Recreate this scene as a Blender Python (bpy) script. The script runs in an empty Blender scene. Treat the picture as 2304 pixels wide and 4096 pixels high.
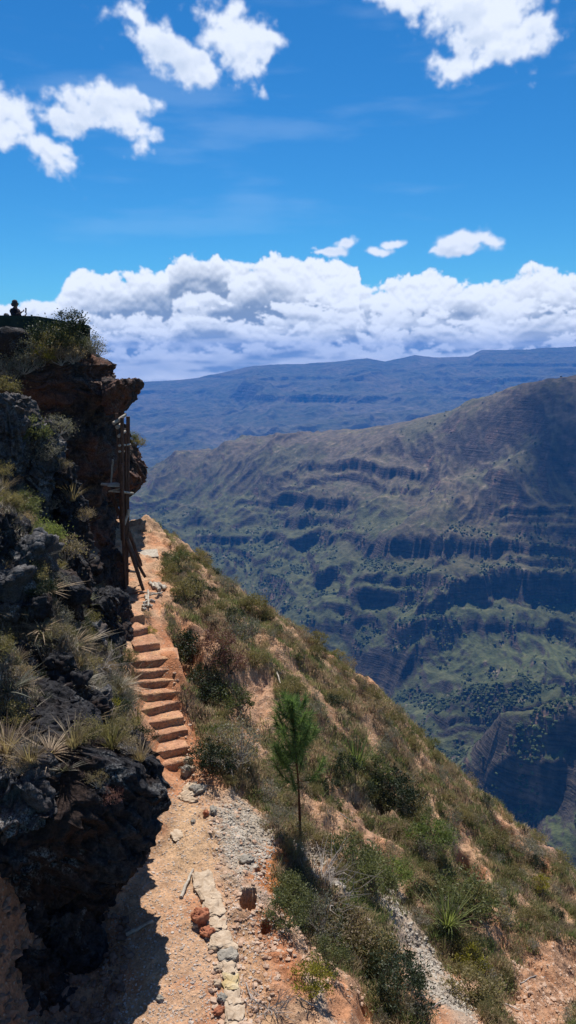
import bpy, math, random
import numpy as np
from mathutils import Vector, Matrix
random.seed(7)
RS = np.random.RandomState(11)
C = bpy.context.scene.collection
SC = bpy.context.scene
R = math.radians

# ------------------------------------------------------------------ camera
F = 788.0; PITCH = 11.0
cd = bpy.data.cameras.new('camera'); cam = bpy.data.objects.new('camera', cd); C.objects.link(cam)
cam.location = (0, 0, 0); cam.rotation_euler = (R(90-PITCH), 0, 0)
cd.sensor_fit = 'VERTICAL'; cd.sensor_height = 24; cd.lens = 24*F/1024
cd.clip_start = 0.1; cd.clip_end = 60000
SC.camera = cam
SC.view_settings.view_transform = 'Standard'; SC.view_settings.look = 'None'
SC.view_settings.exposure = 0.3; SC.view_settings.gamma = 1
SC.cycles.use_denoising = True
SC.cycles.max_bounces = 6; SC.cycles.diffuse_bounces = 2; SC.cycles.volume_bounces = 0
SC.cycles.transparent_max_bounces = 8
SC.cycles.volume_step_rate = 1.0
CP, SP = math.cos(R(PITCH)), math.sin(R(PITCH))
def ray(px, py):
    dx = (px-288)/F; dy = (512-py)/F
    return dx, CP+dy*SP, -SP+dy*CP
def wy(px, py, Y):            # the point of a pixel's ray at distance Y
    a, b, c = ray(px, py); return (a/b*Y, Y, c/b*Y)
def wz(px, py, z):            # ... at height z
    a, b, c = ray(px, py); return (a/c*z, b/c*z, z)
def azel(px, py):
    a, b, c = ray(px, py); return math.atan2(a, b), math.atan2(c, math.hypot(a, b))

# ------------------------------------------------------------------ sun and sky
SUN_EL, SUN_AZ = 61.0, -4.0       # azimuth from +Y towards +X
sd = bpy.data.lights.new('sun', 'SUN'); so = bpy.data.objects.new('sun', sd); C.objects.link(so)
sd.energy = 4.9; sd.angle = R(0.5); sd.color = (1.0, .955, .88)
sv = Vector((math.sin(R(SUN_AZ))*math.cos(R(SUN_EL)), math.cos(R(SUN_AZ))*math.cos(R(SUN_EL)), math.sin(R(SUN_EL))))
so.rotation_euler = sv.to_track_quat('Z', 'Y').to_euler()

class NT:
    def __init__(s, nt): s.nt = nt; s.L = nt.links
    def n(s, typ, **k):
        o = s.nt.nodes.new(typ)
        for a, b in k.items(): setattr(o, a, b)
        return o
    def put(s, sock, v):
        if hasattr(v, 'is_output') or isinstance(v, bpy.types.NodeSocket): s.L.new(v, sock)
        elif v is not None: sock.default_value = v
    def m(s, op, a, b=None, c=None, clamp=False):
        o = s.n('ShaderNodeMath', operation=op, use_clamp=clamp)
        for i, v in enumerate((a, b, c)):
            if v is not None: s.put(o.inputs[i], v)
        return o.outputs[0]
    def vm(s, op, a, b=None, out=0):
        o = s.n('ShaderNodeVectorMath', operation=op)
        for i, v in enumerate((a, b)):
            if v is not None: s.put(o.inputs[i], v)
        return o.outputs[out]
    def vscale(s, a, k):
        o = s.n('ShaderNodeVectorMath', operation='SCALE'); s.put(o.inputs[0], a); s.put(o.inputs['Scale'], k); return o.outputs[0]
    def noise(s, vec, scale, detail=6, rough=.55, dist=0, col=False):
        o = s.n('ShaderNodeTexNoise'); s.put(o.inputs['Vector'], vec); s.put(o.inputs['Scale'], scale)
        o.inputs['Detail'].default_value = detail; o.inputs['Roughness'].default_value = rough; o.inputs['Distortion'].default_value = dist
        return o.outputs['Color' if col else 'Fac']
    def vor(s, vec, scale, feature='F1', out='Distance', rnd=1.0):
        o = s.n('ShaderNodeTexVoronoi', feature=feature); s.put(o.inputs['Vector'], vec); s.put(o.inputs['Scale'], scale)
        o.inputs['Randomness'].default_value = rnd
        return o.outputs[out]
    def ramp(s, v, lo, hi, a=0., b=1., smooth=True):
        o = s.n('ShaderNodeMapRange', interpolation_type='SMOOTHSTEP' if smooth else 'LINEAR')
        s.put(o.inputs['Value'], v)
        for nm, val in zip(('From Min', 'From Max', 'To Min', 'To Max'), (lo, hi, a, b)): s.put(o.inputs[nm], val)
        return o.outputs[0]
    def mix(s, f, a, b, mode='MIX'):
        o = s.n('ShaderNodeMix', data_type='RGBA', blend_type=mode)
        s.put(o.inputs[0], f)
        for i, v in ((6, a), (7, b)):
            if isinstance(v, (tuple, list)) and len(v) == 3: v = (*v, 1)
            s.put(o.inputs[i], v)
        return o.outputs[2]
    def comb(s, x, y, z):
        o = s.n('ShaderNodeCombineXYZ')
        for i, v in enumerate((x, y, z)): s.put(o.inputs[i], v)
        return o.outputs[0]


# ------------------------------------------------------------------ numpy noise
_P = RS.permutation(256); _P = np.concatenate([_P, _P, _P])
_G = RS.normal(size=(256, 3)); _G /= np.linalg.norm(_G, axis=1)[:, None]; _T = RS.uniform(0, 2*np.pi, 256); _GX = np.cos(_T).astype(np.float32); _GY = np.sin(_T).astype(np.float32)
def pn2(x, y):
    x, y = np.broadcast_arrays(np.asarray(x, np.float64), np.asarray(y, np.float64))
    fx, fy = np.floor(x), np.floor(y); xi, yi = fx.astype(np.int32) & 255, fy.astype(np.int32) & 255
    xf, yf = (x-fx).astype(np.float32), (y-fy).astype(np.float32); u = xf*xf*xf*(xf*(xf*6-15)+10); v = yf*yf*yf*(yf*(yf*6-15)+10)
    a, b = _P[xi], _P[xi+1]
    def g_(h, dx, dy): return _GX[h]*dx+_GY[h]*dy
    n00 = g_(_P[a+yi], xf, yf); n10 = g_(_P[b+yi], xf-1, yf); n01 = g_(_P[a+yi+1], xf, yf-1); n11 = g_(_P[b+yi+1], xf-1, yf-1)
    p = n00+(n10-n00)*u; return (p+(n01+(n11-n01)*u-p)*v)*1.45
def pn(x, y, z=0.0):
    if np.isscalar(z): return pn2(x+z*13.7, y-z*7.3)
    x, y, z = np.broadcast_arrays(np.asarray(x, float), np.asarray(y, float), np.asarray(z, float))
    xi, yi, zi = np.floor(x).astype(int), np.floor(y).astype(int), np.floor(z).astype(int)
    xf, yf, zf = x-xi, y-yi, z-zi
    u, v, w = [t*t*t*(t*(t*6-15)+10) for t in (xf, yf, zf)]
    def gr(i, j, k):
        h = _P[_P[_P[(xi+i) & 255]+((yi+j) & 255)]+((zi+k) & 255)]
        G = _G[h]; return G[..., 0]*(xf-i)+G[..., 1]*(yf-j)+G[..., 2]*(zf-k)
    l = lambda a, b, t: a+(b-a)*t
    return l(l(l(gr(0,0,0), gr(1,0,0), u), l(gr(0,1,0), gr(1,1,0), u), v), l(l(gr(0,0,1), gr(1,0,1), u), l(gr(0,1,1), gr(1,1,1), u), v), w)*1.6
def fbm(x, y, z=0., o=5, g=.5, l=2.03):
    s = 0; a = 1.; k = 1.
    for i in range(o):
        s = s+a*pn(x*k+i*17.3, y*k-i*9.1, (z*k+i*3.7) if not np.isscalar(z) else z+i*1.7); a *= g; k *= l
    return s
def billow(x, y, z=0., o=5, g=.55, l=2.1):
    s = 0; a = 1.; t = 0; k = 1.
    for i in range(o):
        s = s+a*np.abs(pn(x*k+i*17.3, y*k-i*9.1, z+i*1.7)); t += a; a *= g; k *= l
    return s/t*2.6
def ridged(x, y, z=0., o=5, g=.5):
    s = 0; a = 1.; k = 1.
    for i in range(o):
        n = 1-np.abs(pn(x*k+i*7.7, y*k+i*5.1, (z*k-i*2.9) if not np.isscalar(z) else z-i*1.3))*1.7; s = s+a*n*n; a *= g; k *= 2.03
    return s
def sst(a, b, x):
    t = np.clip((x-a)/(b-a), 0, 1); return t*t*(3-2*t)

CA0, CA1, CE0, CE1 = -1.15, 1.15, -.06, .75
def cloud_map():
    W_, H_ = 1900, 670
    az = np.linspace(CA0, CA1, W_)[None]; el = np.linspace(CE0, CE1, H_)[:, None]; A, E = np.meshgrid(az[0], el[:, 0])
    wa = fbm(A*12, E*12, 1., 4)*.018+fbm(A*40, E*40, 2., 3)*.008; we = fbm(A*12, E*12, 5., 4)*.012+fbm(A*40, E*40, 7., 3)*.008
    PA, PE = A+wa, E+we; SA, SE_ = A+fbm(A*40, E*40, 3., 3)*.006, E+fbm(A*40, E*40, 4., 3)*.005
    EL = [(160,42,46,20,28),(182,58,42,22,30),(207,70,28,20,25),(236,30,32,20,15),(246,46,22,30,-10),(262,62,14,22,-25),(262,38,22,12,20),(138,28,20,12,35),(200,78,20,12,0),
        (0,118,36,24,24),(24,136,44,22,25),(50,145,22,14,30),(100,108,38,20,18),(78,114,30,14,0),(122,122,30,18,40),(140,134,18,8,-8),(10,140,34,14,10),(140,102,24,9,14),
        (392,-2,26,10,12),(418,8,14,14,30),(458,8,44,30,20),(500,20,44,36,20),(520,42,42,22,-10),(470,40,34,24,-20),(458,58,26,12,-10),(540,30,22,22,0),(500,56,44,12,-8),
        (337,252,13,5,-10),(349,242,13,6,-10),(327,253,12,3,-8),(380,252,13,5,0),(393,244,11,4,5),(452,243,20,9,-18),(470,240,18,8,0),(488,240,16,10,10),(460,248,32,6,-2),(436,250,9,3,-15)]
    f = np.full(A.shape, -3.)
    for (px, py, rx, ry, t) in EL:
        a, e = azel(px, py); t = R(-t); X, Y = (PA, PE) if ry > 10 else (SA, SE_); X = X-a; Y = Y-e
        q = 1-np.hypot((X*math.cos(t)+Y*math.sin(t))/(rx/F*.88), (-X*math.sin(t)+Y*math.cos(t))/(ry/F*.86)); f = np.maximum(f, q)
    nz = (billow(A*16, E*18, 3., 7, .62)-.6)*1.0+fbm(A*26, E*36, 9., 6, .62)*.6
    ff = f*1.05+.04+nz*.58; pa = sst(-.32, .60, ff)**1.6
    core = sst(.1, 1.1, ff)
    d1 = np.roll(ff, -7, 0)-ff
    plum = .95-.26*core*sst(-.2, .5, fbm(A*12, E*16, 6., 5))-np.clip(d1, -.4, .6)*.35
    # thin high veil
    ci = sst(.1, .9, fbm(A*2.2, E*13, 11., 6, .55)+.25*fbm(A*8, E*40, 2., 4))*.10*sst(.05, .2, E)
    rgb = np.empty(A.shape+(3,)); rgb[:] = (.60, .74, .90); al = ci.copy()
    def over(c, a):
        nonlocal rgb, al
        na = a+al*(1-a); rgb = (c*a[..., None]+rgb*(al*(1-a))[..., None])/np.maximum(na, 1e-5)[..., None]; al = na
    def shade(l, lo, hi): l = np.clip(l, 0, 1)[..., None]; return np.array(lo)*(1-l)+np.array(hi)*l
    over(shade(plum, (.24, .36, .56), (.70, .76, .87)), pa)
    prof = [(-600,290),(-300,306),(-140,296),(0,300),(30,303),(50,302),(60,292),(82,277),(105,274),(130,275),(165,277),(170,262),(185,255),(215,254),(250,262),(280,259),(305,256),
            (318,259),(330,265),(345,261),(358,268),(361,287),(368,292),(378,284),(392,282),(410,281),(440,280),(460,284),(500,283),(520,277),(545,269),(576,273),(700,285),(900,270),(1200,300)]
    pa_ = [azel(x, y) for x, y in prof]; top0 = np.interp(PA*.35+A*.65, [p[0] for p in pa_], [p[1] for p in pa_])
    lay = [(0., .000, .050, 1.), (.030, .026, .045, 2.), (.062, .022, .040, 4.), (.088, .016, .030, 5.), (.108, .008, .016, 7.)]
    for off, amp, dep, sd_ in lay:
        top = np.minimum(top0, top0*.35+.085 if off > .05 else top0)-off*(1+0*A)+amp*fbm(A*6+sd_*3.3, sd_*1.9+0*A, 0., 4)*1.4
        if off: top = np.maximum(top, .006)
        sc = 24 if off < .05 else 30; st = 1. if off < .05 else 1.9
        b = billow(A*sc*.7+sd_*5, E*sc*.8*st, sd_, 7, .60)+.30*fbm(A*sc*2, E*sc*2*st, sd_+4, 4)
        d = (top-E)/(.016)+(b-.55)*(1.25 if off == 0 else 1.9)
        a = sst(-.05, .45 if off else .32, d)*(1 if off == 0 else .92)
        dd = np.roll(d, -6, 0)-d; db = np.roll(b, -4, 0)-b
        und = sst(0, dep, top-E)
        big = fbm(A*6, E*16, sd_+2, 6)
        l = 1.02-1.2*und*sst(-.7, .25, big)-np.clip(db, -.5, .5)*.55
        lo = (.20, .27, .39) if off < .07 else (.24, .31, .43)
        over(shade(l, lo, (.78, .83, .91)), a)
    # bright strip of far cloud low over the skyline
    s1 = sst(-.1, .55, fbm(A*7, E*55, 21., 5)+.15)*sst(.045, .0, E-.004*0)
    over(shade(.82+.3*fbm(A*20, E*60, 3., 4), (.35, .45, .62), (.88, .91, .96)), s1*.75)
    rim = sst(CA0, CA0+.2, A)*sst(CA1, CA1-.2, A)
    out = np.ones((H_, W_, 4), np.float32); out[..., :3] = rgb*(1+.12*sst(.14, .0, E))[..., None]; out[..., 3] = al*rim
    im = bpy.data.images.new('sky_clouds', W_, H_, alpha=True, float_buffer=True); im.colorspace_settings.name = 'Non-Color'; im.alpha_mode = 'CHANNEL_PACKED'
    im.pixels.foreach_set(out.ravel()); im.update(); return im
def build_world():
    w = bpy.data.worlds.new('World'); SC.world = w; w.use_nodes = True
    nt = w.node_tree; nt.nodes.clear(); g = NT(nt)
    out = g.n('ShaderNodeOutputWorld'); bg = g.n('ShaderNodeBackground')
    sky = g.n('ShaderNodeTexSky', sky_type='NISHITA', sun_disc=False, sun_elevation=R(SUN_EL), sun_rotation=R(SUN_AZ))
    sky.altitude = 2300; sky.air_density = 1.1; sky.dust_density = .25; sky.ozone_density = 2.5
    hs = g.n('ShaderNodeHueSaturation'); hs.inputs['Saturation'].default_value = 1.28
    g.L.new(sky.outputs[0], hs.inputs['Color'])
    skyc = g.mix(1.0, hs.outputs[0], (.033, .0735, .087), 'MULTIPLY')
    tc = g.n('ShaderNodeTexCoord'); sep = g.n('ShaderNodeSeparateXYZ'); g.L.new(tc.outputs['Generated'], sep.inputs[0])
    az = g.m('ARCTAN2', sep.outputs[0], sep.outputs[1]); el = g.m('ARCSINE', sep.outputs[2])
    it = g.n('ShaderNodeTexImage', image=cloud_map(), interpolation='Cubic', extension='CLIP')
    g.L.new(g.comb(g.ramp(az, CA0, CA1, 0, 1, False), g.ramp(el, CE0, CE1, 0, 1, False), 0.), it.inputs[0])
    inside = g.m('MULTIPLY', g.m('GREATER_THAN', el, CE0+.002), g.m('LESS_THAN', el, CE1-.002))
    c3 = g.mix(g.m('MULTIPLY', it.outputs['Alpha'], inside), skyc, it.outputs['Color'])
    oth = g.m('MAXIMUM', g.m('GREATER_THAN', g.m('ABSOLUTE', az), 1.15), g.ramp(el, .74, .86))  # unseen cloud patches outside the view, added to neutralise the blue fill light
    oth = g.m('MULTIPLY', oth, g.m('MULTIPLY', g.ramp(g.noise(tc.outputs['Generated'], 2.6, 6, .55), .46, .60), g.ramp(el, -.02, .05)))
    c3 = g.mix(g.m('MULTIPLY', oth, .75), c3, (.17, .155, .145))
    g.L.new(c3, bg.inputs[0]); bg.inputs[1].default_value = 1.0
    g.L.new(bg.outputs[0], out.inputs[0])
    w.cycles.sampling_method = 'MANUAL'; w.cycles.sample_map_resolution = 512
build_world()

def tps(P, smooth=0.0):
    P = np.array(P, float); n = len(P); sc = P[:, :2].std(0).mean(); XY = P[:, :2]/sc
    d = np.linalg.norm(XY[:, None]-XY[None], axis=2); K = np.where(d > 0, d*d*np.log(d+1e-12), 0)+smooth*np.eye(n)
    A = np.zeros((n+3, n+3)); A[:n, :n] = K; A[:n, n] = 1; A[:n, n+1:] = XY; A[n, :n] = 1; A[n+1:, :n] = XY.T
    s = np.linalg.solve(A, np.concatenate([P[:, 2], [0, 0, 0]]))
    def f(x, y):
        x = np.asarray(x, float)/sc; y = np.asarray(y, float)/sc; r = s[n]+s[n+1]*x+s[n+2]*y
        for i in range(n):
            d2 = (x-XY[i, 0])**2+(y-XY[i, 1])**2; r = r+s[i]*.5*d2*np.log(d2+1e-18)
        return r
    return f

# ------------------------------------------------------------------ object helpers
def tag(o, label=None, cat=None, group=None, kind=None):
    if label: o['label'] = label
    if cat: o['category'] = cat
    if group: o['group'] = group
    if kind: o['kind'] = kind
    return o
def mesh_obj(name, V, Fc, mat, parent=None, smooth=True, cols=None):
    """V (n,3); Fc: (m,k) array or a list of such arrays; cols per-vertex (n,3)"""
    V = np.asarray(V, np.float32); Fs = Fc if isinstance(Fc, list) else [Fc]
    Fs = [np.asarray(f, np.int32) for f in Fs if len(f)]
    me = bpy.data.meshes.new(name)
    me.vertices.add(len(V)); me.vertices.foreach_set('co', V.ravel())
    li = np.concatenate([f.ravel() for f in Fs]); me.loops.add(len(li)); me.loops.foreach_set('vertex_index', li)
    tot = np.concatenate([np.full(len(f), f.shape[1], np.int32) for f in Fs]); st = np.concatenate([[0], np.cumsum(tot)[:-1]]).astype(np.int32)
    me.polygons.add(len(tot)); me.polygons.foreach_set('loop_start', st)
    me.polygons.foreach_set('use_smooth', np.full(len(tot), smooth, bool))
    me.update(calc_edges=True)
    if cols is not None:
        at = me.color_attributes.new('tone', 'FLOAT_COLOR', 'POINT')
        c = np.ones((len(V), 4), np.float32); c[:, :3] = cols; at.data.foreach_set('color', c.ravel())
    me.materials.append(mat)
    o = bpy.data.objects.new(name, me); C.objects.link(o)
    if parent is not None: o.parent = parent
    return o
def empty(name, loc=(0, 0, 0), rz=0.):
    o = bpy.data.objects.new(name, None); C.objects.link(o); o.location = loc; o.rotation_euler = (0, 0, rz); o.empty_display_size = .2; return o
def grid_faces(nr, nc, wrap=False):
    i = np.arange(nr-1)[:, None]*nc; j = np.arange(nc if wrap else nc-1)[None]; k = (j+1) % nc
    return np.stack([i+j, i+k, i+nc+k, i+nc+j], -1).reshape(-1, 4)
class MB:
    def __init__(s): s.v = []; s.f = []; s.n = 0; s.c = []
    def add(s, V, Fc, col=None):
        V = np.asarray(V, float); s.v.append(V); s.f.append(np.asarray(Fc)+s.n); s.n += len(V)
        s.c.append(np.tile(col if col is not None else (1, 1, 1), (len(V), 1)) if np.ndim(col) < 2 else col)
    def tube(s, pts, rad, k=6, col=None, rough=0.):
        pts = np.array(pts, float); n = len(pts); rad = np.broadcast_to(np.asarray(rad, float), (n,))
        T = np.gradient(pts, axis=0); T /= np.linalg.norm(T, axis=1)[:, None]+1e-9
        up = np.where(np.abs(T[:, 2:3]) > .9, [[1., 0, 0]], [[0., 0, 1.]])
        A = np.cross(T, up); A /= np.linalg.norm(A, axis=1)[:, None]+1e-9; B = np.cross(T, A)
        th = np.arange(k)*2*np.pi/k
        rr = rad[:, None]*(1+rough*RS.uniform(-1, 1, (n, k)))
        V = pts[:, None]+rr[..., None]*(np.cos(th)[None, :, None]*A[:, None]+np.sin(th)[None, :, None]*B[:, None])
        s.add(V.reshape(-1, 3), grid_faces(n, k, True), col)
        for e in (0, n-1):
            b = s.n; s.add(np.concatenate([V[e], pts[e:e+1]]), np.array([[i, (i+1) % k, k, k] for i in range(k)]), col)
    def box(s, c, sz, M=None, col=None, jit=0.):
        V = np.array([[x, y, z] for x in (-.5, .5) for y in (-.5, .5) for z in (-.5, .5)])*np.array(sz)
        if jit: V = V+RS.uniform(-jit, jit, V.shape)
        if M is not None: V = V@np.array(M.to_3x3()).T
        s.add(V+np.array(c), [[0,1,3,2],[4,6,7,5],[0,4,5,1],[2,3,7,6],[0,2,6,4],[1,5,7,3]], col)
    def build(s, name, mat, parent=None, smooth=False):
        V = np.concatenate(s.v); Cc = np.concatenate(s.c); q = [f for f in s.f if f.shape[1] == 4]; t = [f for f in s.f if f.shape[1] == 3]
        fs = []
        if q: 
            q = np.concatenate(q); deg = q[:, 2] == q[:, 3]
            if (~deg).any(): fs.append(q[~deg])
            if deg.any(): fs.append(q[deg][:, :3])
        if t: fs.append(np.concatenate(t))
        return mesh_obj(name, V, fs, mat, parent, smooth, Cc)

# ------------------------------------------------------------------ materials
def mat_base(name):
    m = bpy.data.materials.new(name); m.use_nodes = True; nt = m.node_tree; nt.nodes.clear(); g = NT(nt)
    out = g.n('ShaderNodeOutputMaterial'); b = g.n('ShaderNodeBsdfPrincipled'); g.L.new(b.outputs[0], out.inputs[0])
    b.inputs['Roughness'].default_value = .9; b.inputs['Specular IOR Level'].default_value = .15
    tc = g.n('ShaderNodeTexCoord'); return m, g, b, tc.outputs['Object'], out
def bump(g, b, h, dist, strength=1.0):
    bn = g.n('ShaderNodeBump'); bn.inputs['Strength'].default_value = strength; bn.inputs['Distance'].default_value = dist
    g.put(bn.inputs['Height'], h); g.L.new(bn.outputs[0], b.inputs['Normal'])
def tone(g):
    a = g.n('ShaderNodeAttribute', attribute_name='tone'); return a.outputs['Color']
def mat_earth():
    m, g, b, P, _ = mat_base('earth')
    n1 = g.noise(P, 3.0, 8, .65); n2 = g.noise(P, 22, 6, .7); v = g.vor(P, 17, out='Color'); vd = g.vor(P, 17)
    sv_ = g.n('ShaderNodeSeparateColor'); g.L.new(v, sv_.inputs[0])
    c = g.mix(1., tone(g), g.mix(g.ramp(n1, .3, .7), (.80, .76, .72), (1.15, 1.12, 1.08)), 'MULTIPLY')
    c = g.mix(1., c, g.mix(g.ramp(n2, .3, .72), (.70, .66, .62), (1.22, 1.22, 1.2)), 'MULTIPLY')
    peb = g.m('MULTIPLY', g.ramp(sv_.outputs[0], .72, .8), g.ramp(vd, .42, .25))
    c = g.mix(g.m('MULTIPLY', peb, .55), c, (.52, .44, .36))
    g.L.new(c, b.inputs['Base Color'])
    bump(g, b, g.m('ADD', g.m('MULTIPLY', n2, 1.), g.m('ADD', g.m('MULTIPLY', n1, 1.4), g.m('MULTIPLY', peb, .5))), .05, .9)
    return m
def mat_rock(name, dark, light, red, lich, sc=1., lamount=.5, strata=0.):
    m, g, b, P, _ = mat_base(name)
    n1 = g.noise(P, 1.3*sc, 8, .62, .4); n2 = g.noise(P, 6*sc, 8, .68); n3 = g.noise(P, 28*sc, 6, .7); nr = g.noise(P, .6*sc, 5, .6)
    c = g.mix(g.ramp(n2, .35, .65), dark, light)
    c = g.mix(g.m('MULTIPLY', g.ramp(nr, .45, .58), .85), c, red)
    li = g.m('MULTIPLY', g.ramp(n1, .52, .62), g.ramp(n3, .42, .6))
    geo = g.n('ShaderNodeNewGeometry'); gs = g.n('ShaderNodeSeparateXYZ'); g.L.new(geo.outputs['Normal'], gs.inputs[0])
    li = g.m('MULTIPLY', li, g.ramp(gs.outputs[2], -.3, .6))
    c = g.mix(g.m('MULTIPLY', li, lamount), c, lich)
    c = g.mix(1., c, g.mix(g.ramp(n3, .3, .7), (.55, .55, .56), (1.35, 1.35, 1.35)), 'MULTIPLY')
    g.L.new(c, b.inputs['Base Color'])
    h = g.m('ADD', g.m('MULTIPLY', n2, 1.6), g.m('MULTIPLY', n3, .6))
    if strata:
        s_ = g.n('ShaderNodeSeparateXYZ'); g.L.new(P, s_.inputs[0])
        wv = g.noise(g.comb(g.m('MULTIPLY', s_.outputs[0], .3), g.m('MULTIPLY', s_.outputs[1], .3), g.m('MULTIPLY', s_.outputs[2], 3.)), 1.6, 6, .6)
        h = g.m('ADD', h, g.m('MULTIPLY', wv, strata))
    cr = g.vor(g.vm('ADD', P, g.vscale(g.noise(P, 1.2, 3, .5, 0, True), .8)), 1.1*sc, 'DISTANCE_TO_EDGE'); h = g.m('ADD', h, g.m('MULTIPLY', g.ramp(cr, 0, .07), 1.2))
    bump(g, b, h, .07/sc, .8); return m
def mat_leaf(name, a, bcol, trans=.35, sat=1.):
    m, g, b, P, out = mat_base(name)
    t = tone(g); oi = g.n('ShaderNodeObjectInfo')
    s_ = g.n('ShaderNodeSeparateColor'); g.L.new(t, s_.inputs[0])
    c = g.mix(s_.outputs[0], a, bcol)
    c = g.mix(1., c, g.mix(oi.outputs['Random'], (.72, .76, .72), (1.3, 1.22, 1.25)), 'MULTIPLY')
    g.L.new(c, b.inputs['Base Color']); b.inputs['Roughness'].default_value = .6; b.inputs['Specular IOR Level'].default_value = .3
    tr = g.n('ShaderNodeBsdfTranslucent'); g.L.new(g.mix(1., c, (1.2, 1.25, .75), 'MULTIPLY'), tr.inputs[0])
    mx = g.n('ShaderNodeMixShader'); mx.inputs[0].default_value = trans
    g.L.new(b.outputs[0], mx.inputs[1]); g.L.new(tr.outputs[0], mx.inputs[2]); g.L.new(mx.outputs[0], out.inputs[0])
    return m
def mat_tone_leaf(name, trans=.35):
    m, g, b, P, out = mat_base(name); c = tone(g)
    g.L.new(c, b.inputs['Base Color']); b.inputs['Roughness'].default_value = .65
    tr = g.n('ShaderNodeBsdfTranslucent'); g.L.new(c, tr.inputs[0])
    mx = g.n('ShaderNodeMixShader'); mx.inputs[0].default_value = trans
    g.L.new(b.outputs[0], mx.inputs[1]); g.L.new(tr.outputs[0], mx.inputs[2]); g.L.new(mx.outputs[0], out.inputs[0])
    return m
def mat_plain(name, a, bcol, sc=8., rough=.85, bd=.01, stretch=None):
    m, g, b, P, _ = mat_base(name)
    if stretch: P = g.vm('MULTIPLY', P, stretch)
    n = g.noise(P, sc, 7, .65); n2 = g.noise(P, sc*6, 4, .6)
    c = g.mix(g.ramp(n, .3, .7), a, bcol); c = g.mix(1., c, g.mix(n2, (.75, .75, .75), (1.25, 1.25, 1.25)), 'MULTIPLY')
    g.L.new(c, b.inputs['Base Color']); b.inputs['Roughness'].default_value = rough
    bump(g, b, g.m('ADD', n, g.m('MULTIPLY', n2, .4)), bd, .8); return m
def mat_mount(name, sc, bdist):
    m, g, b, P, _ = mat_base(name)
    n1 = g.noise(P, .012*sc, 8, .65); n2 = g.noise(P, .05*sc, 6, .7); n3 = g.noise(P, .16*sc, 4, .6)
    geo = g.n('ShaderNodeNewGeometry'); gs = g.n('ShaderNodeSeparateXYZ'); g.L.new(geo.outputs['Normal'], gs.inputs[0]); steep = g.ramp(gs.outputs[2], .76, .48)
    bed = g.noise(g.vm('MULTIPLY', g.vm('ADD', P, g.vscale(g.noise(P, .02*sc, 4, .6, 0, True), 14/sc)), (.006*sc, .006*sc, .16*sc)), 1., 5, .65)
    jt = g.noise(g.vm('MULTIPLY', P, (.05*sc, .05*sc, .008*sc)), 1., 5, .65)
    c = g.mix(1., tone(g), g.mix(g.ramp(n1, .3, .7), (.80, .82, .80), (1.18, 1.15, 1.12)), 'MULTIPLY')
    c = g.mix(1., c, g.mix(g.ramp(n2, .35, .65), (.62, .68, .62), (1.25, 1.2, 1.22)), 'MULTIPLY')
    c = g.mix(steep, c, g.mix(1., c, g.mix(g.m('ADD', g.m('MULTIPLY', g.ramp(bed, .38, .62), .6), g.m('MULTIPLY', g.ramp(jt, .35, .65), .4)), (.5, .52, .5), (2.3, 1.95, 1.7)), 'MULTIPLY'))
    g.L.new(c, b.inputs['Base Color'])
    bump(g, b, g.m('ADD', g.m('ADD', g.m('MULTIPLY', n2, 1.), g.m('MULTIPLY', n3, .4)), g.m('MULTIPLY', steep, g.m('ADD', g.m('MULTIPLY', bed, 2.2), jt))), bdist, .8); return m
M_EARTH = mat_earth()
M_CLIFF = mat_rock('cliff_rock', (.035, .030, .030), (.11, .085, .075), (.16, .075, .05), (.22, .19, .16), .8, .5, 2.)
M_DARK = mat_rock('dark_rock', (.014, .014, .018), (.055, .054, .058), (.045, .028, .022), (.30, .30, .29), 1., .5)
M_PILLAR = mat_rock('grey_rock', (.035, .036, .042), (.13, .13, .135), (.10, .075, .065), (.38, .38, .37), 1.4, .7)
M_STONE = mat_plain('pale_stone', (.34, .245, .165), (.54, .43, .32), 9, .9, .012)
M_YSTONE = mat_plain('yellow_stone', (.42, .30, .13), (.56, .46, .30), 7, .9, .012)
M_RSTONE = mat_plain('red_stone', (.26, .085, .045), (.42, .18, .10), 9, .9, .02)
M_GSTONE = mat_plain('grey_stone', (.20, .18, .15), (.36, .32, .27), 9, .9, .012)
M_LOG = mat_plain('dark_log', (.065, .036, .026), (.17, .095, .065), 6, .8, .01, (6, 6, 1))
M_LOGP = mat_plain('weathered_log', (.30, .25, .20), (.52, .46, .38), 6, .85, .01, (2, 2, 2))
M_STEM = mat_plain('stem', (.07, .05, .04), (.17, .13, .10), 10, .9, .004)
M_DEAD = mat_plain('dead_twig', (.26, .22, .19), (.45, .40, .36), 10, .9, .004)
M_BARK = mat_plain('pine_bark', (.06, .025, .015), (.16, .06, .035), 14, .9, .006)
L_OLIVE = mat_leaf('leaf_olive', (.12, .105, .045), (.31, .26, .13))
L_GREEN = mat_leaf('leaf_green', (.06, .075, .03), (.20, .21, .095))
L_BRIGHT = mat_leaf('leaf_bright', (.10, .13, .04), (.27, .31, .12), .45)
L_DARK = mat_leaf('leaf_dark', (.015, .028, .014), (.05, .065, .03), .2)
L_GREY = mat_leaf('leaf_grey', (.11, .105, .08), (.29, .275, .225), .3)
L_DRY = mat_leaf('leaf_dry', (.16, .115, .075), (.38, .30, .20), .35)
L_RED = mat_leaf('leaf_red', (.12, .05, .045), (.28, .15, .13), .3)
L_YEL = mat_leaf('leaf_yellow', (.15, .15, .02), (.34, .29, .05), .4)
L_NEEDLE = mat_leaf('needles', (.05, .095, .035), (.16, .24, .085), .5)
M_GRASS = mat_tone_leaf('grass_blades', .48)
M_GRAVEL = mat_plain('gravel', (.34, .27, .22), (.56, .48, .42), 5, .9, .01)
M_RUBBLE = mat_plain('rubble', (.38, .22, .14), (.54, .40, .30), 5, .9, .01)
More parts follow.
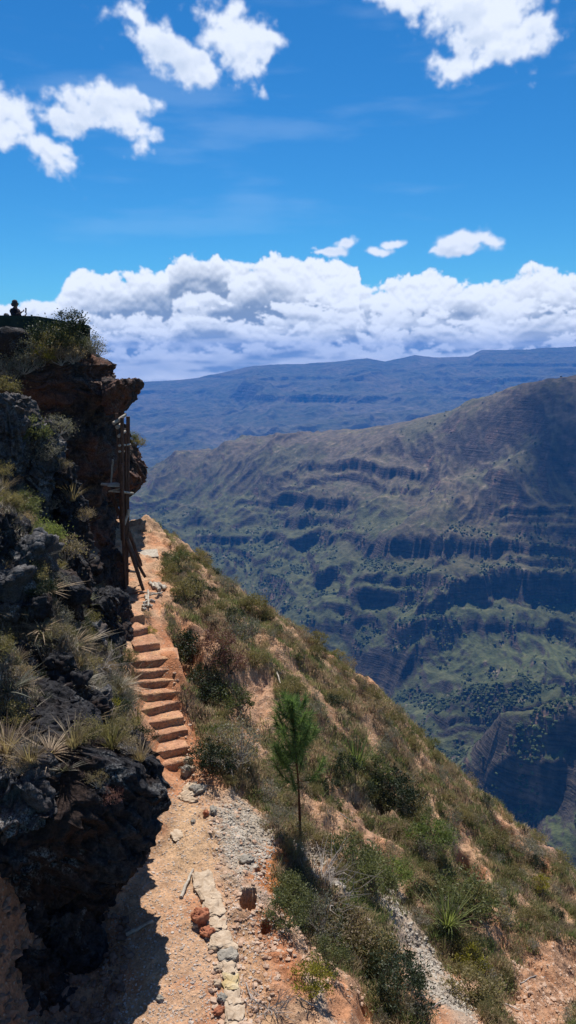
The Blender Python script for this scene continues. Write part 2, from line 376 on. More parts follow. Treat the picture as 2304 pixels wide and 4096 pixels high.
M_RSHADE = mat_plain('shaded_rubble', (.13, .08, .06), (.30, .20, .15), 5, .9, .01)  # darker copy of the rubble colour, with the boulder's shade put into it
M_SCREE = mat_plain('scree', (.28, .235, .19), (.50, .445, .375), 5, .9, .01)
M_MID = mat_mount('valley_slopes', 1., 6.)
M_FAR = mat_mount('far_slopes', .3, 25.)

# ------------------------------------------------------------------ near hillside
STEPS = [((600,2450),(840,2400)),((590,2290),(860,2235)),((330,2130),(850,2030)),((320,1960),(800,1880)),((360,1790),(780,1690)),
         ((300,1610),(760,1560)),((240,1450),(760,1420)),((230,1330),(750,1290)),((215,1200),(745,1160)),((262,1010),(515,975)),((222,830),(378,790)),((190,665),(335,635))]
zs = [-8.3+.165*(i+1) for i in range(9)]; zs += [zs[-1]+.17, zs[-1]+.34, zs[-1]+.50]
def zc(X, Y): return (450+X/3.03)/4, (2250+Y/3.03)/4
SE = []
for (l, r), z in zip(STEPS, zs): SE.append((np.array(wz(*zc(*l), z)), np.array(wz(*zc(*r), z))))
ZTOP = zs[-1]
ridge = [(128,532,29),(150,520,28),(175,540,27),(200,562,26),(240,594,25),(300,631,24),(345,664,23.5),(400,711,23),(440,756,22.5),(500,811,22),(545,846,21.5),(580,880,21),(640,930,20.5)]
G = []
for (px, py, Y) in ridge:
    x, y, z = wy(px, py, Y); G.append((x, y, z)); G.append((x+.6, y+4, z-3.8)); G.append((x+2, y+11, z-14))
for (px, py) in [(200,1024),(240,1060),(150,1040),(185,960),(215,1000),(250,1000),(165,900),(200,900),(235,940),(190,840),(230,860),(175,800),(205,810),(255,880),(150,960),(172,778),(196,790),(280,980)]:
    G.append(wz(px, py, -8.3))
for (px, py, z) in [(285,930,-8.42),(262,1024,-8.3),(300,1024,-8.45),(138,590,ZTOP),(145,575,ZTOP+.02),(150,560,ZTOP+.06),(152,545,ZTOP+.12),(155,530,ZTOP+.3),(148,600,ZTOP),(132,612,ZTOP-.02),(170,590,ZTOP-.05)]:
    G.append(wz(px, py, z))
for i, (l, r) in enumerate(SE):
    m = (l+r)/2; G.append((m[0], m[1]-.02, m[2]-.2))
    if i in (0, 2, 4, 6, 8): G.append((r[0]+.25, r[1]+.1, r[2]-.06))
for (px, py, Y) in [(330,740,18),(250,680,18.5),(200,640,19.2),(225,655,18.9),(400,790,18.5),(450,860,16.5),(500,900,15.5),(576,950,15),(576,1024,12),(500,1024,11),(430,1024,10.1),(350,1024,9.1),
                    (420,940,13),(360,880,13.2),(300,836,14.2),(260,800,14.5),(240,760,15.3),(205,720,16.4),(196,690,17.3),(185,655,18.4),(175,615,20.3),(185,590,22),(640,1024,14),(330,960,10.9),
                    (0,650,11.5),(60,650,13),(100,685,14.2),(128,700,15.4),(0,560,14),(50,560,15.5),(76,606,17.3),(104,640,17.),(0,480,16.5),(40,500,19),(95,590,20.8),(120,690,15.8),(-80,560,13),(-80,700,9.5),(106,612,19.2)]:
    G.append(wy(px, py, Y))
G += [(-3.6, 10.4, -8.25), (-5, 9.8, -8.2), (-3.4, 9, -8.3), (-5, 8, -8.35), (-4.6, 12.6, -6.2), (-2.9, 12.4, -8.1), (-8, 9.5, -8.0), (-7, 26, -5.5), (-7, 30, -6), (-10, 20, -2), (0, 5, -8.6), (4, 5, -9.6), (-4, 5, -8.3), (10, 6, -12), (9, 12, -13.4), (13, 16, -17.5)]
hf = tps(G, .0004)
def pix(x, y, z):
    # camera coordinates -> picture (used only to lay the kinds of soil out)
    d = y*CP-z*SP; v = y*SP+z*CP; return 288+F*x/d, 512-F*v/d
def blob(X, Y, cx, cy, rx, ry, t=0., k=.35, n=None):
    t = R(t); a = ((X-cx)*math.cos(t)+(Y-cy)*math.sin(t))/rx; b = (-(X-cx)*math.sin(t)+(Y-cy)*math.cos(t))/ry
    r = np.sqrt(a*a+b*b); r = r if n is None else r+n; return 1-sst(1-k, 1+k, r)
def inpoly(X, Y, poly):
    r = np.zeros(X.shape, bool); n = len(poly)
    for i in range(n):
        x1, y1 = poly[i]; x2, y2 = poly[(i+1) % n]
        c = ((y1 > Y) != (y2 > Y)) & (X < (x2-x1)*(Y-y1)/((y2-y1) or 1e-9)+x1); r ^= c
    return r
VEG = [(140,518),(158,516),(205,560),(310,630),(410,712),(510,812),(600,880),(820,1010),(820,1200),(500,1120),(480,985),(430,940),(395,955),(420,1030),(372,1030),(330,985),(300,935),(292,905),(278,880),(285,858),(268,838),(262,812),(240,795),(216,770),(200,756),(192,730),(186,690),(180,655),(164,628),(160,612),(174,600),(170,570),(168,548),(158,534)]
VEGL = [(-200,300),(95,300),(100,470),(112,560),(112,600),(122,650),(122,720),(95,735),(60,742),(-200,740)]
def soil(x, y, z):
    """soil colour and how much grows there, at ground points"""
    px, py = pix(x, y, z)
    w1 = fbm(x*.55, y*.55, 3., 4)*16; w2 = fbm(x*.55+40, y*.55, 9., 4)*16
    w3 = fbm(x*2.2, y*2.2, 5., 4)*7; qx, qy = px+w1+w3, py+w2+w3
    n = fbm(x*1.1, y*1.1, 1., 5); nf = fbm(x*5, y*5, 2., 4)
    col = np.zeros(x.shape+(3,)); col[:] = (.56, .365, .24)
    def lay(c, f):
        nonlocal col; f = np.clip(f, 0, 1)[..., None]; col = col*(1-f)+np.array(c)*f
    lay((.52, .22, .11), sst(-.1, .5, n)*.55)                       # redder earth
    lay((.52, .215, .105), sst(640, 590, qy)*sst(120, 140, qx)*.0+blob(qx, qy, 172, 700, 34, 95, 0)*.8)   # steps and bank
    lay((.56, .39, .25), blob(qx, qy, 195, 835, 32, 40)*.8)         # pale trodden part
    lay((.46, .41, .34), blob(qx, qy, 245, 838, 26, 36, -25)*.9)    # grey gravel heap
    lay((.46, .40, .34), blob(qx, qy, 268, 900, 10, 34, -28)*.7)
    lay((.50, .20, .075), blob(qx, qy, 284, 885, 20, 40, -26)*1.)   # orange earth under the pine
    lay((.45, .17, .08), blob(qx, qy, 215, 775, 40, 8, 20)*.6)
    lay((.47, .20, .10), blob(qx, qy, 278, 950, 14, 60, -28)*.8); lay((.50, .24, .13), blob(qx, qy, 345, 1000, 30, 30, -28)*.8); lay((.58, .50, .42), blob(qx, qy, 318, 1000, 8, 26, -30)*.8)
    lay((.50, .33, .19), blob(qx, qy, 250, 985, 18, 60, -5)*.5)
    lay((.34, .19, .125), sst(120, 60, qx)*sst(800, 880, qy)*.85)  # red-brown earth, also darkened in colour to deepen the shade by the boulder
    scree = np.maximum(blob(qx, qy, 318, 868, 20, 46, -34), blob(qx, qy, 425, 955, 22, 95, -30)); scree = np.maximum(scree, blob(qx, qy, 375, 905, 32, 24, 40))
    lay((.46, .39, .32), scree*.85)
    lay((.50, .31, .21), blob(qx, qy, 250, 690, 28, 36, -40)*.9)    # bare bank below the ridge
    lay((.46, .26, .16), blob(qx, qy, 533, 985, 48, 50, 0)*.9)
    lay((.50, .31, .23), blob(qx, qy, 560, 850, 40, 12, 35)*.9)
    lay((.42, .25, .17), blob(qx, qy, 352, 825, 12, 34, -20)*.9)
    v = inpoly(qx, qy, VEG).astype(float)
    for b_ in [(252,695,24,30,-40),(540,990,44,46,0),(352,820,8,30,-20),(430,965,17,80,-30),(556,850,34,7,36),(505,805,14,6,35),(318,868,14,38,-34),(402,880,6,20,-10),(505,930,6,26,0),(345,800,9,26,-25),(335,775,7,9,0),(375,838,7,12,-30),(478,880,7,10,0),(300,700,10,8,40),(410,760,8,5,30),(520,915,12,7,30),(300,660,6,5,0),(206,648,8,24,-15),(222,740,16,8,20),(280,722,12,10,0),(196,640,8,40,-18),(330,850,10,8,0),(470,868,9,24,-32),(507,832,7,22,-45),(545,868,6,12,-50),(452,845,10,8,30),(436,812,7,9,-20)]:
        v *= 1-blob(qx, qy, *b_)
    vl = inpoly(qx, qy, VEGL).astype(float)
    pt = sst(.15, .42, fbm(x*.9+7, y*.9, 31., 5)+.25*fbm(x*3, y*3, 5., 3)); v = v*(1-.85*pt)
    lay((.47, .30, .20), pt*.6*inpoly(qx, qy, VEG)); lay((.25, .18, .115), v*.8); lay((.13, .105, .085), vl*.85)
    return col*(1+.10*nf)[..., None], v, vl, scree
NU, NY = 720, 860
uu = np.linspace(-.62, .62, NU); yy = 5.2*(44/5.2)**(np.linspace(0, 1, NY))
UU, YY = np.meshgrid(uu, yy); XX = UU*YY
# carve soft cracks, pits and ridges that the soil shows
def base_height(x, y):
    z = hf(x, y); return z
ZB = base_height(XX, YY)
def detail(x, y, zb):
    px, py = pix(x, y, zb)
    path = inpoly(px, py, [(120,1080),(250,1080),(245,980),(225,900),(205,830),(190,790),(162,790),(100,900)])*1.0
    st = inpoly(px, py, [(120,785),(178,785),(176,655),(158,600),(120,600)])*1.0
    v = inpoly(px, py, VEG)*1.0; vl = inpoly(px, py, VEGL)*1.0
    d = fbm(x*.9, y*.9, 0., 4)*.10+ridged(x*1.6, y*1.6, 4., 4)*.05-.05+fbm(x*5, y*5, 7., 4)*.028+np.abs(fbm(x*14, y*14, 2., 3))*.014
    amp = np.where(path > 0, .42, 1.)*np.where(st > 0, .3, 1.)
    d = d*amp+v*(fbm(x*.8, y*.8, 12., 4)*.22+ridged(x*.9, y*.9, 2., 3)*.10-.1)+vl*(fbm(x*.7, y*.7, 12., 5)*.35)
    # gullies that follow the slope right of the path
    gul = inpoly(px, py, [(255,860),(290,860),(480,1060),(262,1060)])*1.0
    d += gul*(-.13*sst(.62, .98, 1-np.abs(pn(x*1.3-y*.25, y*.12, 3.))*1.6))
    d += -.9*(1-sst(.82, 1.0, ((np.abs(px-248)/8.5)**5+(np.abs(py-902)/10)**5)**.2+.12*pn(px*.3, py*.3, 0.)))-.3*blob(px, py, 266, 925, 5, 6, 0, .3)-.25*blob(px, py, 258, 870+0*px, 3, 3, 0, .3)
    for b_ in [(470,868,9,26,-32,1.3),(507,832,6,22,-45,1.0),(545,868,5,12,-50,.7),(408,800,0.1,0.1,0,.0),(382,795,15,16,0,.45),(318,862,8,24,-28,.28),(188,650,10,22,-20,.5),(205,690,9,16,0,.35)]:
        d += -b_[5]*blob(px, py, *b_[:5])
    return d
ZZ = ZB+detail(XX, YY, ZB)
colr, VM, VLM, SCM = soil(XX, YY, ZZ)
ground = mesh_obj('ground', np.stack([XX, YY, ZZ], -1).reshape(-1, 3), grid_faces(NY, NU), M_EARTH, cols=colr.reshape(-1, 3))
tag(ground, kind='structure')
def gh(x, y):
    u = np.clip((np.asarray(x)/np.asarray(y)+.62)/1.24*(NU-1), 0, NU-1.001); t = np.clip(np.log(np.asarray(y)/5.2)/math.log(44/5.2)*(NY-1), 0, NY-1.001)
    i = np.floor(u).astype(int); j = np.floor(t).astype(int); a = u-i; b = t-j
    return (ZZ[j, i]*(1-a)+ZZ[j, i+1]*a)*(1-b)+(ZZ[j+1, i]*(1-a)+ZZ[j+1, i+1]*a)*b
def hit(px, py):
    """first ground point along a picture ray"""
    a, b, c = ray(px, py); Y = np.exp(np.linspace(math.log(6), math.log(40), 3000)); x = a/b*Y; z = c/b*Y
    d = gh(x, Y)-z; k = np.argmax(d > 0)
    return (float(x[k]), float(Y[k]), float(gh(x[k], Y[k])))

# ------------------------------------------------------------------ earth steps
def rough_block(l, r, dep, h, nx=40, seed=0):
    """a block of trodden earth: front edge l-r, tread running back dep, worn edges"""
    l, r = np.array(l), np.array(r); w = r-l; L_ = np.linalg.norm(w[:2]); ex = w/L_; ez = np.array([0, 0, 1.]); ey = np.array([-ex[1], ex[0], 0]); ey /= np.linalg.norm(ey)
    prof = [(-.03, -h), (-.02, -h*.8), (-.012, -h*.5), (-.006, -h*.28), (.0, -.04), (.006, -.012), (.028, -.001), (.10, 0), (.18, .003), (dep*.8, .006), (dep, .01), (dep+.16, -.03)]
    s = np.linspace(0, 1, nx); V = []
    for k, (a, z) in enumerate(prof):
        n = fbm(s*L_*3+seed*7.1, np.full(nx, k*.5), seed*1.3, 4); n2 = fbm(s*L_*7+seed*3.1, np.full(nx, k*.9), seed*2.3, 3)
        P = l[None]+ex[None]*(s*L_)[:, None]+ey[None]*(a+n*.016+n2*.012+.016*np.exp(-((s-.45)/.2)**2)*(3 < k < 8))[:, None]+ez[None]*(z+n*.008+n2*.006-.012*np.exp(-((s-.5)/.22)**2)*(k > 3)-(.02*(np.abs(s-.5)*2)**10))[:, None]
        V.append(P)
    V = np.concatenate(V); return V, grid_faces(len(prof), nx)
stairs = empty('stairs', tuple((SE[0][0]+SE[0][1])/2))
tag(stairs, 'flight of uneven steps cut into orange earth beside the dark rocks', 'steps')
for i, (l, r) in enumerate(SE):
    e = np.array(r)-np.array(l); e /= np.linalg.norm(e)
    if i < 9: l = l-e*.30
    nxt = (SE[i+1][0]+SE[i+1][1])/2 if i+1 < len(SE) else (l+r)/2+np.array([-.2, .7, 0])
    dep = max(.2, float(nxt[1]-(l[1]+r[1])/2)+.06)
    V, Fc = rough_block(l, r+e*.12, dep, .30, seed=i+1)
    b0 = np.array(stairs.location); x, y, z = V.T
    n = fbm(x*4, y*4, z*4, 4); cc = np.array([.56, .31, .20])[None]*(1+.25*n[:, None]); cc[:, 1] += .03*sst(0, .6, n)
    o = mesh_obj('step', V-b0, Fc, M_EARTH, stairs, True, np.clip(cc, 0, 1)); 
# ------------------------------------------------------------------ rock masses
def loft(rows, nth=240, nz=200, amp=(.35, .14, .05), sc=(.7, 2.2, 7.), seed=0, sq=2.6, base=(0, 0, 0), yel=1., ledge=0., rid=.0):
    """rows: (z, cx, cy, rx, ry) from bottom to top; closed lumpy rock"""
    rows = np.array(sorted(rows), float); t = np.linspace(0, 1, nz)
    zz = np.interp(t, np.linspace(0, 1, len(rows)), rows[:, 0])
    ks = [np.interp(zz, rows[:, 0], rows[:, i]) for i in range(1, 5)]
    th = np.linspace(0, 2*np.pi, nth, endpoint=False); c, s = np.cos(th), np.sin(th)
    rr = (np.abs(c)**sq+np.abs(s)**sq)**(-1/sq)
    X = ks[0][:, None]+ks[2][:, None]*rr*c; Y = ks[1][:, None]+ks[3][:, None]*rr*s; Z = np.repeat(zz[:, None], nth, 1)
    nx_, ny_ = c*np.ones_like(X), s*np.ones_like(X); qa = pn(X*.9*sc[0]/.8+seed*2, Y*.9*sc[0]/.8, Z*.8*sc[0]/.8)*4+Z*.35; facet = (qa-np.floor(qa)-.5)*np.minimum(1, 8*np.minimum(qa-np.floor(qa), 1-qa+np.floor(qa)))
    d = amp[0]*fbm(X*sc[0]+seed, Y*sc[0], Z*sc[0]*1.2, 4)+amp[1]*fbm(X*sc[1], Y*sc[1]+seed, Z*sc[1], 4)+amp[2]*fbm(X*sc[2], Y*sc[2], Z*sc[2]+seed, 4)
    d += facet*amp[1]*1.1
    if rid: d += rid*(1-ridged(X*1.5+seed, Y*1.5, Z*1.5, 4)*.8)
    if ledge: d += ledge*pn(X*.15+seed, Y*.15, Z*3.1)+ledge*.5*pn(X*.3+seed, Y*.3, Z*8)
    dz = amp[0]*.7*fbm(X*sc[0]*1.1, Y*sc[0]*1.1+9, Z*sc[0]+seed, 3)+amp[1]*.8*fbm(X*sc[1], Y*sc[1]+19, Z*sc[1]+seed, 3)+amp[2]*fbm(X*sc[2], Y*sc[2]+5, Z*sc[2]+seed, 3)
    X = X+d*nx_; Y = Y+d*ny_; Z = Z+dz
    V = np.stack([X, Y, Z], -1).reshape(-1, 3); Fc = grid_faces(nz, nth, True)
    # caps: rings shrinking to the middle
    caps = []; extra = []; n0 = len(V)
    for row, sg in ((0, -1), (nz-1, 1)):
        ring = V[row*nth:(row+1)*nth]; cen = ring.mean(0); prev = np.arange(nth)+row*nth
        for k in range(1, 25):
            f = 1-k/25.; P = cen+(ring-cen)*f; P[:, 2] = ring[:, 2]*f+cen[2]*(1-f)+sg*.0+amp[1]*.8*fbm(P[:, 0]*sc[1], P[:, 1]*sc[1], seed, 4)+amp[2]*fbm(P[:, 0]*sc[2], P[:, 1]*sc[2], seed, 3)
            extra.append(P); idx = np.arange(nth)+n0; n0 += nth
            a, b = prev, idx; q = np.stack([a, np.roll(a, -1), np.roll(b, -1), b], -1); caps.append(q if sg > 0 else q[:, ::-1]); prev = idx
        extra.append(cen[None]); ci = n0; n0 += 1
        tq = np.stack([prev, np.roll(prev, -1), np.full(nth, ci), np.full(nth, ci)], -1); caps.append(tq[:, :3] if sg > 0 else tq[:, [1, 0, 2]])
    V = np.concatenate([V]+extra)
    qf = [Fc]+[c_ for c_ in caps if c_.shape[1] == 4]; tf = [c_ for c_ in caps if c_.shape[1] == 3]
    return V-np.array(base), [np.concatenate(qf), np.concatenate(tf)]
def fit_edge(V, base, edge):
    # slide the levels of a rock sideways until its right side has the wanted outline
    e = np.array(sorted((b, a) for a, b in edge), float)
    for it in range(6):
        W_ = V+np.array(base); px, py = pix(W_[:, 0], W_[:, 1], W_[:, 2]); d = W_[:, 1]*CP-W_[:, 2]*SP
        bins = np.arange(e[0, 0], e[-1, 0]+1, 5.); df = np.zeros(len(bins))
        for i, b in enumerate(bins):
            m = np.abs(py-b) < 4; df[i] = (np.interp(b, e[:, 0], e[:, 1])-px[m].max()) if m.any() else 0
        df = np.convolve(np.pad(df, 2, 'edge'), np.ones(5)/5, 'valid')
        V[:, 0] += np.interp(py, bins, df)*d/F*.85
    return V
def rock(name, rows, mat, label=None, cat=None, kind=None, shear=0., edge=None, **k):
    base = (rows[0][1], rows[0][2], rows[0][0]); V, Fc = loft(rows, base=base, **k); V[:, 0] -= shear*(V[:, 1]+base[2-1]-rows[0][2]+rows[0][4]*.8)
    if edge: V = fit_edge(V, base, edge)
    o = mesh_obj(name, V, Fc, mat); o.location = base
    if kind: tag(o, kind=kind)
    else: tag(o, label, cat)
    return o
# the big cliff
CE = [(606,129,22.5),(580,124,22.5),(560,122,22.6),(545,123,22.8),(520,121,23),(495,120,23),(470,122,23),(450,122,23),(430,121,23),(416,124,23),(406,129,23.2),(396,130,23.2),(390,133,23.2),(385,136,23.2),(381,122,23.2),(374,116,23.2),(366,113,23.3),(358,104,23.5),(352,92,23.8)]
rows = []
for (py, px, Y) in CE:
    x, y, z = wy(px, py, Y); rx = 5.5; rows.append((z, x-rx-.12, Y+5.1, rx, 4.9 if py > 400 else 5.1))
rows = sorted(rows); z0 = rows[0]; rows = [(z0[0]-2.5, z0[1]+.2, z0[2], z0[3], z0[4])]+rows
rock('cliff', rows, M_CLIFF, kind='structure', seed=3.3, amp=(.30, .13, .045), sc=(.5, 1.6, 6.), sq=4., nth=620, nz=300, ledge=.12, rid=.05, shear=.30, edge=[(96,350),(108,355),(115,362),(118,372),(121,380),(126,386),(131,394),(130,404),(127,412),(124,430),(123,470),(121,500),(122,530),(123,560),(125,585),(128,600)])
# slab jutting out at its top right, and the buttress behind the scaffold
def pr(py, pxl, pxr, Y, ry): 
    a = wy(pxl, py, Y); b = wy(pxr, py, Y); return (a[2], (a[0]+b[0])/2, Y+ry*.6, (b[0]-a[0])/2, ry)
rock('rock_slab', [pr(411,108,120,22.6,.8), pr(402,102,125,22.6,1.0), pr(394,100,127,22.6,1.1), pr(389,100,132,22.6,1.1), pr(385,100,136,22.6,1.0), pr(381,106,132,22.6,.8)], M_CLIFF,
     'dark slab of rock jutting out over the valley at the top right of the cliff', 'rock', seed=8, amp=(.14, .08, .03), sc=(1., 3., 9.), nth=260, nz=90, ledge=.05)
rock('rock_buttress', [pr(508,116,124,26,1), pr(497,112,131,26,1.4), pr(488,110,138,26,1.6), pr(478,110,143,26,1.7), pr(466,110,143,26,1.7), pr(452,110,138,26,1.5), pr(440,112,134,26,1.3), pr(432,114,130,26,.9)], M_CLIFF,
     'dark bulging rock buttress behind the log scaffold, overhanging the valley', 'rock', seed=18, edge=[(131,433),(136,440),(142,452),(148,466),(148,480),(142,490),(130,502)], amp=(.25, .14, .05), sc=(1., 2.6, 8.), nth=260, nz=120, rid=.08)
# the overhanging boulder bottom left
rows = [(z, xr-3.3, fr+1.7, 3.3, 1.7) for z, fr, xr in ((-8.9, 9.95, -2.7), (-8.2, 9.8, -2.6), (-7.6, 9.6, -2.35), (-7.1, 9.45, -2.05), (-6.6, 9.4, -1.8), (-6.2, 9.5, -1.7), (-5.85, 9.75, -1.8), (-5.6, 10.0, -2.0), (-5.42, 10.3, -2.35), (-5.3, 10.7, -2.8))]
rock('boulder', rows, M_DARK, 'huge dark overhanging boulder crusted with lichen at the bottom left, shading the path', 'boulder', seed=5, amp=(.22, .11, .04), sc=(.8, 2.4, 8.), sq=2.8, nth=620, nz=340, rid=.05, shear=.25, edge=[(120,740),(132,743),(145,748),(161,757),(165,772),(172,793),(172,803),(166,816),(161,832),(155,847),(145,868),(130,882),(123,901),(115,917),(108,940),(100,965)])
# rocks and pillars on the left hillside
def rk(pxl, pxr, pyt, pyb, Y, ry, mat, label, seed, **k):
    n = 8; rws = []
    for i in range(n):
        t = i/(n-1); py = pyb+(pyt-pyb)*t; w = (.80+.45*math.sin(math.pi*min(1, t*1.05)**.8))*.5 if t < .99 else .3
        cx = (pxl+pxr)/2; hw = (pxr-pxl)*.5*(w/.62); rws.append(pr(py, cx-hw, cx+hw, Y, ry*(w/.62)))
    kk = dict(amp=(.16, .10, .04), sc=(1.1, 3., 9.), nth=260, nz=150, rid=.05); kk.update(k)
    return rock('rock', rws, mat, label, 'rock', seed=seed, **kk)
rk(82,118,600,690,17.3,1.2,M_DARK,'dark rounded rock hugging the left side of the upper steps',21)
rk(92,118,556,612,20.8,1.0,M_CLIFF,'reddish dark rock at the foot of the log scaffold',22)
rk(-14,28,398,520,17.5,1.2,M_PILLAR,'tall grey rock pillar at the left edge, topped by a rounded boulder',23)
rk(22,54,424,560,18.0,.9,M_PILLAR,'dark grey rock pillar right of the tallest pillar on the left hillside',24)
rk(50,78,470,600,18.2,.8,M_DARK,'narrow dark rock rib below the middle of the red cliff',25)
rk(-20,12,520,640,14.2,1.0,M_DARK,'dark rock half hidden by dry grass at the left edge',26)
rk(44,84,546,640,16.8,.7,M_DARK,'dark rock poking from the dry shrubs between pillar and steps',27)
rk(70,100,676,716,14.3,.5,M_PILLAR,'small pinkish grey rock slab above the overhanging boulder',28, amp=(.12,.08,.03))
rk(96,140,760,815,12.0,.9,M_DARK,'lichen spotted dark rock knob on the upper right of the huge boulder',29, amp=(.2,.16,.08))
rk(-34,48,768,836,9.7,.5,M_PILLAR,'weathered pale grey rock with white lichen on the left flank of the huge boulder',30, amp=(.25,.16,.07))
rk(-40,44,862,990,9.75,.55,M_DARK,'black rock at the bottom left corner in the deep shade under the huge boulder',31, amp=(.12,.10,.05))
rk(26,96,915,985,9.9,.4,M_DARK,'low dark rock under the huge boulder beside its shadow on the path',32, amp=(.10,.08,.04))
rk(-60,30,880,960,9.9,.5,M_DARK,'dark rock at the left edge, tucked under the left end of the huge boulder',34, amp=(.12,.08,.04))
rk(-50,60,960,1060,9.1,.5,M_DARK,'dark rubble covered rock cut by the bottom left corner of the picture',33, amp=(.12,.08,.04))
# ------------------------------------------------------------------ valley and far range
def far_mesh(name, fz, colf, umin, umax, nu, y0, y1, ny, mat):
    u = np.linspace(umin, umax, nu); y = y0*(y1/y0)**np.linspace(0, 1, ny); U, Y = np.meshgrid(u, y); X = U*Y
    Z = fz(X, Y)
    gy = np.gradient(Z, axis=0)/np.gradient(Y, axis=0); gx = np.gradient(Z, axis=1)/np.gradient(X, axis=1)
    gy = gy-gx*0; sl = np.sqrt(gx**2+gy**2); col = colf(X, Y, Z, sl)
    return tag(mesh_obj(name, np.stack([X, Y, Z], -1).reshape(-1, 3), grid_faces(ny, nu), mat, cols=col.reshape(-1, 3)), kind='structure')
Q = [(60,500,4100),(140,468,4000),(180,450,3900),(240,437,3800),(300,431,3700),(370,425,3500),(430,412,3300),(480,395,3100),(540,381,2900),(620,373,2800),(720,368,2800),(-60,540,4200),(-200,560,4300)]
T = []
for (a, b, y) in Q: p = wy(a, b, y); T += [p, (p[0], y+350, p[2]-90), (p[0], y+900, p[2]-420)]
for q in [(200,485,3500),(300,472,3250),(400,468,3000),(480,455,2800),(576,440,2600),(660,430,2550),
          (180,512,3150),(250,522,2950),(350,520,2800),(450,508,2560),(550,500,2420),(640,500,2400),
          (170,545,2850),(240,556,2750),(320,556,2600),(400,556,2420),(500,556,2300),(600,556,2250),
          (200,575,2620),(260,600,2420),(330,600,2330),(450,600,2200),(576,605,2130),(640,600,2150),
          (250,640,2230),(310,660,2150),(380,650,2120),(450,640,2080),(520,640,2050),(600,640,2030),
          (350,700,2060),(400,690,2000),(450,675,1950),(520,668,1900),(600,668,1880),
          (412,713,1770),(430,703,1745),(465,694,1705),(500,688,1660),(540,687,1625),(600,688,1590),(660,690,1560),
          (425,735,1650),(450,745,1590),(500,745,1532),(560,735,1500),(620,730,1470),
          (462,775,1450),(478,757,1430),(500,738,1400),(528,722,1370),(560,713,1345),(620,706,1310),
          (490,775,1385),(515,765,1345),(550,758,1310),(600,750,1280),(500,808,1345),(540,812,1290),(575,815,1240),(560,850,1190),(620,850,1160),(620,900,1120)]:
    T.append(wy(*q))
for (a, b, y) in [(500,738,1400),(528,722,1370),(560,713,1345),(620,706,1310)]: p = wy(a, b, y); T += [(p[0]+8, y+75, p[2]-45)]
for (a, b, y) in [(430,703,1745),(465,694,1705),(500,688,1660),(540,687,1625),(600,688,1590)]: p = wy(a, b, y); T += [(p[0]+8, y+120, p[2]-60)]
T += [(-900, 2200, -900), (-600, 1500, -980), (0, 1300, -960), (0, 900, -950), (600, 900, -900), (1400, 1500, -700), (-1300, 3000, -700), (200, 1450, -900),
      (250, 1650, -880), (100, 1700, -915), (-300, 2300, -800), (900, 1150, -800)]
mf = tps(T, .0003)
BANDS = [(-905, -860, .35), (-765, -728, .6), (-705, -612, 1.1), (-560, -528, .7), (-486, -448, .85), (-372, -345, .45), (-215, -190, .35)]
def terr(h, bands, w, mask):
    out = h.copy()
    for a, b, s in bands:
        c = (a+b)/2; half = (b-a)/2; t = (h-c)/(half*w); # squeeze a tall range into a short run
        inside = np.clip(t, -1, 1); e = np.sign(inside)*(1-(1-np.abs(inside))**3.0)*half
        lin = inside*half*w*0+np.clip(h-c, -half*w, half*w)*(1/w if False else 1)
        new = c+e*1.0; delta = np.where(np.abs(t) < 1, new-h, 0)*0
        f = np.where(np.abs(t) < w, 1, 0)
        k = half*w
        x = np.clip((h-c)/k, -1, 1); steep = np.tanh(x*7.)/np.tanh(7.)
        out = out+(steep-x)*half*s*mask*.95
    return out
def mid_smooth(X, Y):
    s = 1/1000.
    wx = fbm(X*s*1.6, Y*s*1.6, 1., 4)*110; wyy = fbm(X*s*1.6+50, Y*s*1.6, 4., 4)*110
    b = mf(X+wx*.25, Y+wyy*.25)
    back = sst(200, 900, Y-2600+X*.4)
    x2, y2 = X+wx, Y+wyy
    r0 = ridged(x2*s*1.25+.3*Y*s, y2*s*.55, 0., 3, .45)-.95
    r1 = ridged(x2*s*3.4-1.1*Y*s, y2*s*1.3, 6., 4, .5)-1.1
    q = (1-.72*sst(-470, -250, b))*(1-.6*sst(1900, 1650, Y))
    return b+(r0*54*(1-.4*back)+r1*38)*q-12*sst(-470, -250, b), r1
def mid_hit(px, py):
    a, b, c = ray(px, py); Y = np.linspace(1000, 4500, 900); h = mid_smooth(a/b*Y, Y)[0]; k = int(np.argmax(h > c/b*Y)); return np.array([a/b*Y[k], Y[k], h[k]])
# spurs: (line of pixels, height, half width);   rock faces: (left px, right px, middle py left, middle, right, height in px)
SPURS = [([(500,738),(512,752),(505,775)], 16, 30), ([(560,713),(556,735),(545,765)], 14, 30), ([(540,688),(520,705),(500,735)], 16, 40), ([(470,694),(452,712),(440,735)], 12, 35), ([(392,578),(350,598),(322,616),(300,634)], 42, 75), ([(470,606),(430,632),(398,652),(368,674)], 40, 65), ([(262,560),(240,580),(222,600)], 30, 60), ([(560,440),(500,480),(450,515),(400,540)], 38, 90), ([(576,660),(540,672),(500,690)], 22, 50)]
FACES = [(274,352,486,470,472,12), (345,428,470,478,482,15), (278,356,508,512,516,19), (190,315,543,545,550,12), (300,392,558,550,556,20), (384,500,562,566,562,34), (492,580,556,556,562,16), (354,452,604,612,606,27), (308,348,580,590,598,20),
         (500,580,515,512,516,11), (505,560,590,596,590,12), (230,290,505,508,512,7), (545, 600, 640, 650, 652, 22), (488, 562, 790, 786, 784, 34), (440, 500, 722, 725, 728, 10)]
SPW = [(np.array([mid_hit(*p) for p in L]), h, w) for L, h, w in SPURS]
